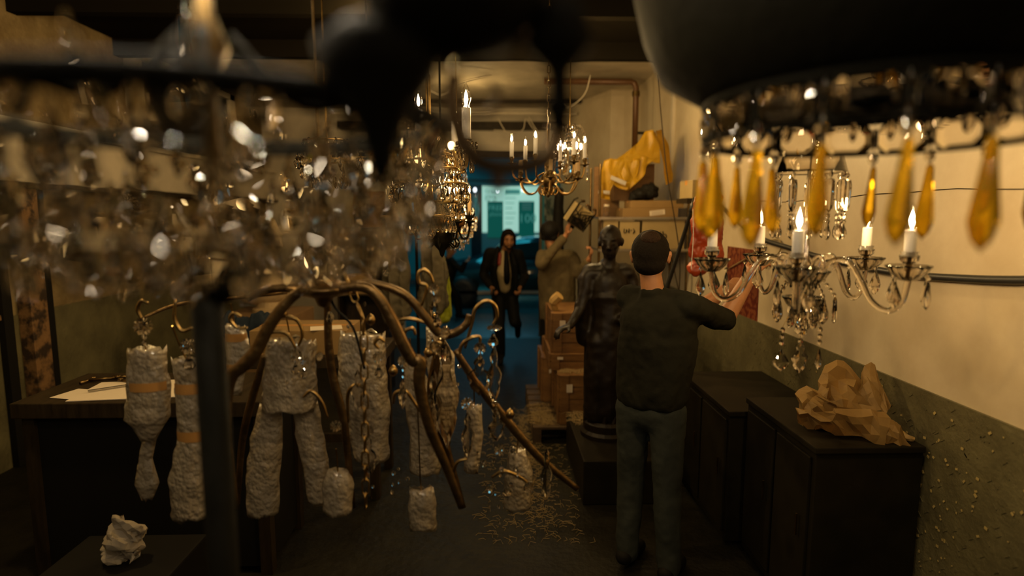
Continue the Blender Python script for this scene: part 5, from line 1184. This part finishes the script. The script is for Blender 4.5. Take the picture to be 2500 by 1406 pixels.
# ---------------------------------------------------------------- leaf-arm chandelier with crystal pendants, lower foreground
YC = 1.90
def cage():
    c = W(790, 700, YC); t = thing('leaf_arm_chandelier', 'bronze leaf-armed chandelier hung with crystal rosettes and pendants, lower foreground', 'chandelier', c)
    def L(px, py, dy=0): return W(px, py, YC+dy)-c
    def arm(pts, r, mat='old_brass', name='arm', dy=0, flat=.55, taper=True):
        P = [L(p[0], p[1], dy+(p[2] if len(p) > 2 else 0)) for p in pts]; C = curve(P, 7); n = len(C)
        R_ = [r*(.45+.55*math.sin(PI*min(1, .12+.8*k/n))) if taper else r for k in range(n)]
        b = NB(); tube(b, C, [x*YC/1.62 for x in R_], 8, flat=flat); return obj(name, b, mat, t, smooth=True)
    for pts, r, dy in (
        ([(748, 700), (700, 738), (655, 800), (625, 858), (590, 895), (564, 920), (553, 980), (556, 1080), (575, 1240)], .017, -.15),
        ([(775, 712), (700, 704), (645, 710), (603, 732)], .012, .05),
        ([(797, 690), (800, 765), (803, 850), (815, 930), (838, 1020), (850, 1120), (862, 1240)], .013, .1),
        ([(828, 704), (880, 700), (920, 722), (955, 778), (985, 842), (1008, 880), (1026, 884), (1024, 940), (1048, 1040), (1090, 1140), (1128, 1240)], .017, -.12),
        ([(850, 692), (920, 694), (990, 722), (1040, 776), (1075, 815), (1110, 813), (1138, 792), (1146, 768)], .013, .0),
        ([(1112, 855), (1160, 930), (1240, 1030), (1320, 1120), (1410, 1195)], .013, .0),
        ([(645, 865), (628, 930), (608, 1000), (590, 1090), (580, 1230)], .012, .12),
        ([(1080, 820), (1065, 880), (1055, 960), (1080, 1060), (1130, 1240)], .015, .1)):
        arm(pts, r, dy=dy)
    for pts in ([(1135, 850), (1152, 790), (1160, 755), (1185, 735), (1208, 745), (1214, 772), (1203, 792)], [(1120, 875), (1126, 845), (1145, 827), (1170, 822), (1172, 838)],
                [(1030, 745), (1042, 700), (1024, 690), (1022, 668), (1034, 658), (1050, 670), (1058, 690)], [(960, 782), (1000, 778), (1040, 788)], [(985, 830), (990, 808), (1008, 802), (1015, 818)],
                [(640, 795), (690, 773), (725, 782), (738, 815), (728, 845)], [(605, 800), (580, 800), (562, 780), (570, 765), (590, 772)], [(620, 840), (660, 812), (700, 815), (722, 850)],
                [(800, 1020), (785, 980), (760, 955), (740, 970)], [(850, 1030), (850, 960), (870, 940), (890, 950)], [(960, 985), (965, 960), (990, 955), (1010, 980), (1030, 1010)],
                [(1060, 880), (1058, 845), (1075, 838), (1085, 850)], [(1200, 1165), (1230, 1150), (1270, 1165), (1300, 1190)], [(1120, 1210), (1105, 1170), (1115, 1130), (1140, 1120)],
                [(345, 778), (336, 755), (345, 735), (362, 740)], [(428, 730), (427, 780), (445, 808), (470, 800)], [(925, 850), (915, 838), (925, 825), (940, 835)]):
        arm(pts, .0055, 'brass', 'scroll', flat=1)
    arm([(345, 778, .25), (430, 745, .3), (560, 730, .3), (700, 715, .15)], .006, 'old_brass', 'arm', flat=1)
    for px, py in ((690, 765), (905, 780), (1046, 860), (960, 905), (1245, 1010)):
        b = NB(); p = L(px, py); lathe(b, [(0, -.02), (.012, -.012), (.016, 0), (.010, .012), (0, .02)], 12, loc=p); obj('boss', b, 'brass', t, smooth=True)
    b = NB(); lathe(b, [(0, -.07), (.02, -.06), (.03, -.035), (.09, -.02), (.115, -.002), (.11, .006), (.06, .01), (.04, .03), (.06, .05), (.03, .07), (.012, .09), (0, .09)], 28); obj('hub', b, 'old_brass', t, smooth=True)
    # crystals
    def ros(px, py, dpx, dy=-.03, rz=0): return put('rosette', t, 'rosette', L(px, py, dy), dpx/2/(F/YC), (0, 0, rz))
    for px, py, d, rz in ((350, 797, 44, .3), (461, 846, 42, .1), (722, 868, 34, -.2), (744, 882, 26, .4), (925, 872, 32, .5), (985, 882, 30, .2), (1060, 706, 26, .3), (1172, 850, 30, 0), (1087, 812, 34, .9), (1140, 985, 32, .3), (1220, 1098, 32, .4), (1060, 845, 30, .7), (900, 1050, 28, .3), (780, 870, 22, 1), (820, 1040, 30, .2), (1290, 1190, 30, .3), (1065, 730, 22, .2)): ros(px, py, d, rz=rz)
    put('rosette', t, 'rosette', L(1207, 800), (.026, .014, .010), (0, 0, 0))
    def beads(px, py, n, dy=0, s=.008, step=16):
        for k in range(n): put('bead', t, 'bead', L(px, py+step*k, -.03), s)
    def pend(key, px, y0, y1, wpx, rz=0, rx=0):
        h = (y1-y0)/2/(F/YC); wd = {'plaque': .44, 'kite': .56, 'drop': .52, 'prism': .2, 'bead': 1, 'amber': .19}[key]
        put(key, t, 'pendant', L(px, (y0+y1)/2, -.03), (wpx/2/(F/YC)/wd, .05, h), (0, rx, rz))
    beads(1172, 872, 2); pend('plaque', 1170, 868, 968, 62)
    pend('drop', 1204, 812, 850, 26); pend('plaque', 1206, 845, 990, 44, .6); beads(1208, 985, 2, s=.011)
    pend('plaque', 1212, 1000, 1080, 46, .4); pend('drop', 1060, 720, 775, 20); pend('drop', 1068, 765, 800, 22)
    beads(985, 902, 4, s=.007); pend('plaque', 983, 925, 1000, 26, .9); pend('plaque', 1090, 830, 1100, 70, .5); pend('plaque', 1060, 900, 1080, 60, 1.0)
    beads(352, 822, 2, s=.009); pend('plaque', 1142, 1005, 1120, 40, .7); pend('drop', 925, 890, 925, 22); pend('plaque', 1335, 1090, 1230, 34, .5)
    pend('drop', 461, 866, 905, 30); pend('bead', 1238, 1190, 1215, 26); pend('bead', 1195, 1185, 1205, 20); pend('drop', 1085, 830, 880, 30); pend('plaque', 1050, 960, 1060, 50, .2)
    pend('drop', 743, 895, 925, 20); pend('plaque', 875, 900, 1010, 36, .3); pend('plaque', 900, 1060, 1170, 40, .2); pend('drop', 722, 885, 915, 20); pend('bead', 805, 760, 790, 20); pend('drop', 862, 690, 720, 24)
    rn = random.Random(21)
    for k in range(46):
        px, py = rn.choice(((1100, 900), (1200, 1150), (880, 760), (1060, 850), (1240, 1200), (930, 1150), (700, 880), (1000, 1180), (820, 700))); put(rn.choice(('bead', 'ball')), t, 'bead', L(px+rn.gauss(0, 26), py+rn.gauss(0, 34), rn.uniform(-.05, .08)), rn.uniform(.005, .009), (0, 0, rn.random()*3))
    chain(t, L(836, 655, -.1), L(888, 780, -.1), 'link_brass', .026); chain(t, L(888, 780, -.1), L(893, 1240, -.1), 'link_brass', .026)
    b = NB(); tube(b, curve([L(800, 650), L(812, 740), L(862, 800), L(890, 900)], 6), .004, 6); obj('flex', b, 'black', t, smooth=True)
    hangrod(t, .08, 'dark_brass', .004)
    return t
cage()
def parcel(poly, Y, label, tapes=(), seed=0):
    """bubble-wrapped pendant: poly = (pixel y, pixel x left, pixel x right) rows from top to bottom"""
    Y += .26; c = W((poly[0][1]+poly[0][2])/2, poly[0][0], Y); t = thing('wrapped_pendant', label, 'wrapped pendant', c, group='bubble-wrapped pendants under the leaf-armed chandelier')
    b = NB(); rows = []
    ys = []
    for (ya, la, ra), (yb, lb, rb) in zip(poly, poly[1:]):
        n = max(2, int((yb-ya)/9))
        for k in range(n): u = k/n; ys.append((ya+(yb-ya)*u, la+(lb-la)*u, ra+(rb-ra)*u))
    ys.append(poly[-1])
    S_ = 28
    for i, (y, l, r) in enumerate(ys):
        p0, p1 = W(l, y, Y)-c, W(r, y, Y)-c; m_ = (p0+p1)/2; hw = (p1-p0).length/2
        row = []
        for k in range(S_):
            a = 2*PI*k/S_; d = V((math.cos(a)*hw, math.sin(a)*hw*.62, 0)); nz = noise.noise(V((math.cos(a)*2.2+seed, math.sin(a)*2.2, y/34.)))
            n2 = noise.noise(V((math.cos(a)*6+seed, math.sin(a)*6, y/11.)))
            row.append(b.verts.new(m_+d*(1+.13*nz+.03*n2)+V((0, 0, .010*nz if 0 < i < len(ys)-1 else .022*nz))))
        rows.append(row)
    for A, B in zip(rows, rows[1:]):
        for k in range(S_): b.faces.new((A[k], A[(k+1) % S_], B[(k+1) % S_], B[k]))
    b.faces.new(rows[0][::-1]); b.faces.new(rows[-1]); bmesh.ops.recalc_face_normals(b, faces=b.faces)
    obj('bubble_wrap', b, 'wrap', t, smooth=True)
    for ty, th in tapes:
        q = [r for r in ys if r[0] >= ty][0]; p0, p1 = W(q[1], ty, Y)-c, W(q[2], ty, Y)-c; m_ = (p0+p1)/2; hw = (p1-p0).length/2*1.03
        b = NB(); hh = th/2/(F/Y)
        for zz in (0,):
            r0 = [b.verts.new(m_+V((math.cos(a)*hw, math.sin(a)*hw*.66, -hh))) for a in [2*PI*k/24 for k in range(24)]]; r1 = [b.verts.new(v.co+V((0, 0, 2*hh))) for v in r0]
            for k in range(14, 24): b.faces.new((r0[k-1], r0[k], r1[k], r1[k-1]))
        obj('tape', b, 'tape', t, smooth=True)
    b = NB(); tube(b, [V((0, 0, -.01)), V((0, (YC-Y)*(.5 if seed in (3, 13, 14) else .1), .05)), V((0, (YC-Y)*(1 if seed in (3, 13, 14) else .2), (.40 if seed == 14 else .13) if seed in (3, 13, 14) else .085))], .0025, 5); obj('wire', b, 'brass', t)
    return t
parcel([(852, 312, 402), (930, 314, 412), (1020, 305, 412), (1040, 325, 400), (1075, 345, 380)], 1.75, 'bubble-wrapped pendant with brown tape, leftmost under the leaf-armed chandelier', [(938, 22)], 1)
parcel([(1072, 348, 382), (1120, 340, 372), (1180, 330, 388), (1215, 345, 375)], 1.78, 'thin knotted bubble-wrap bundle directly below the leftmost wrapped pendant', (), 2)
parcel([(878, 422, 495), (960, 430, 500), (1060, 435, 505), (1160, 415, 505), (1260, 420, 510)], 1.72, 'tall bubble-wrapped pendant second from the left, partly behind the black pole', [(945, 26), (1060, 26)], 3)
parcel([(800, 552, 596), (850, 552, 610), (900, 555, 600), (960, 556, 590)], 1.75, 'short bubble-wrapped pendant just right of the black pole', [(822, 20), (895, 16)], 4)
parcel([(832, 650, 768), (900, 645, 772), (960, 640, 772), (1000, 640, 770)], 1.78, 'widest bubble-wrapped pendant, in the middle under the chandelier hub', (), 5)
parcel([(990, 634, 690), (1080, 612, 688), (1160, 602, 682), (1250, 602, 680)], 1.80, 'left leg-shaped bubble-wrap sleeve below the widest wrapped pendant', (), 6)
parcel([(980, 715, 775), (1060, 722, 790), (1150, 742, 805), (1225, 752, 800)], 1.80, 'right leg-shaped bubble-wrap sleeve below the widest wrapped pendant', (), 7)
parcel([(815, 832, 940), (900, 824, 944), (1000, 836, 952), (1120, 865, 950)], 1.80, 'large bubble-wrapped pendant behind the hanging brass chain', (), 8)
parcel([(1150, 800, 850), (1190, 788, 862), (1250, 790, 860)], 1.70, 'rounded bubble-wrap bundle at the bottom left of the hanging chain', (), 9)
parcel([(880, 990, 1020), (960, 984, 1060), (1060, 1000, 1080), (1150, 1000, 1075)], 1.80, 'slanting bubble-wrapped pendant between the chain and the tall crystals', (), 10)
parcel([(800, 1040, 1068), (870, 1040, 1108), (960, 1052, 1116), (1080, 1060, 1100)], 1.82, 'dim bubble-wrapped pendant behind the large crystal plaques', (), 11)
parcel([(990, 1140, 1176), (1060, 1138, 1180), (1150, 1132, 1168)], 1.80, 'small bubble-wrapped pendant right of the crystal plaques', (), 12)
parcel([(1100, 1240, 1284), (1150, 1236, 1300), (1240, 1230, 1296)], 1.78, 'rightmost wrapped pendant near the bottom beside the long bronze arm', (), 13)
parcel([(1195, 1000, 1058), (1230, 996, 1066), (1290, 1000, 1066)], 1.70, 'low bubble-wrap bundle at the bottom centre', (), 14)
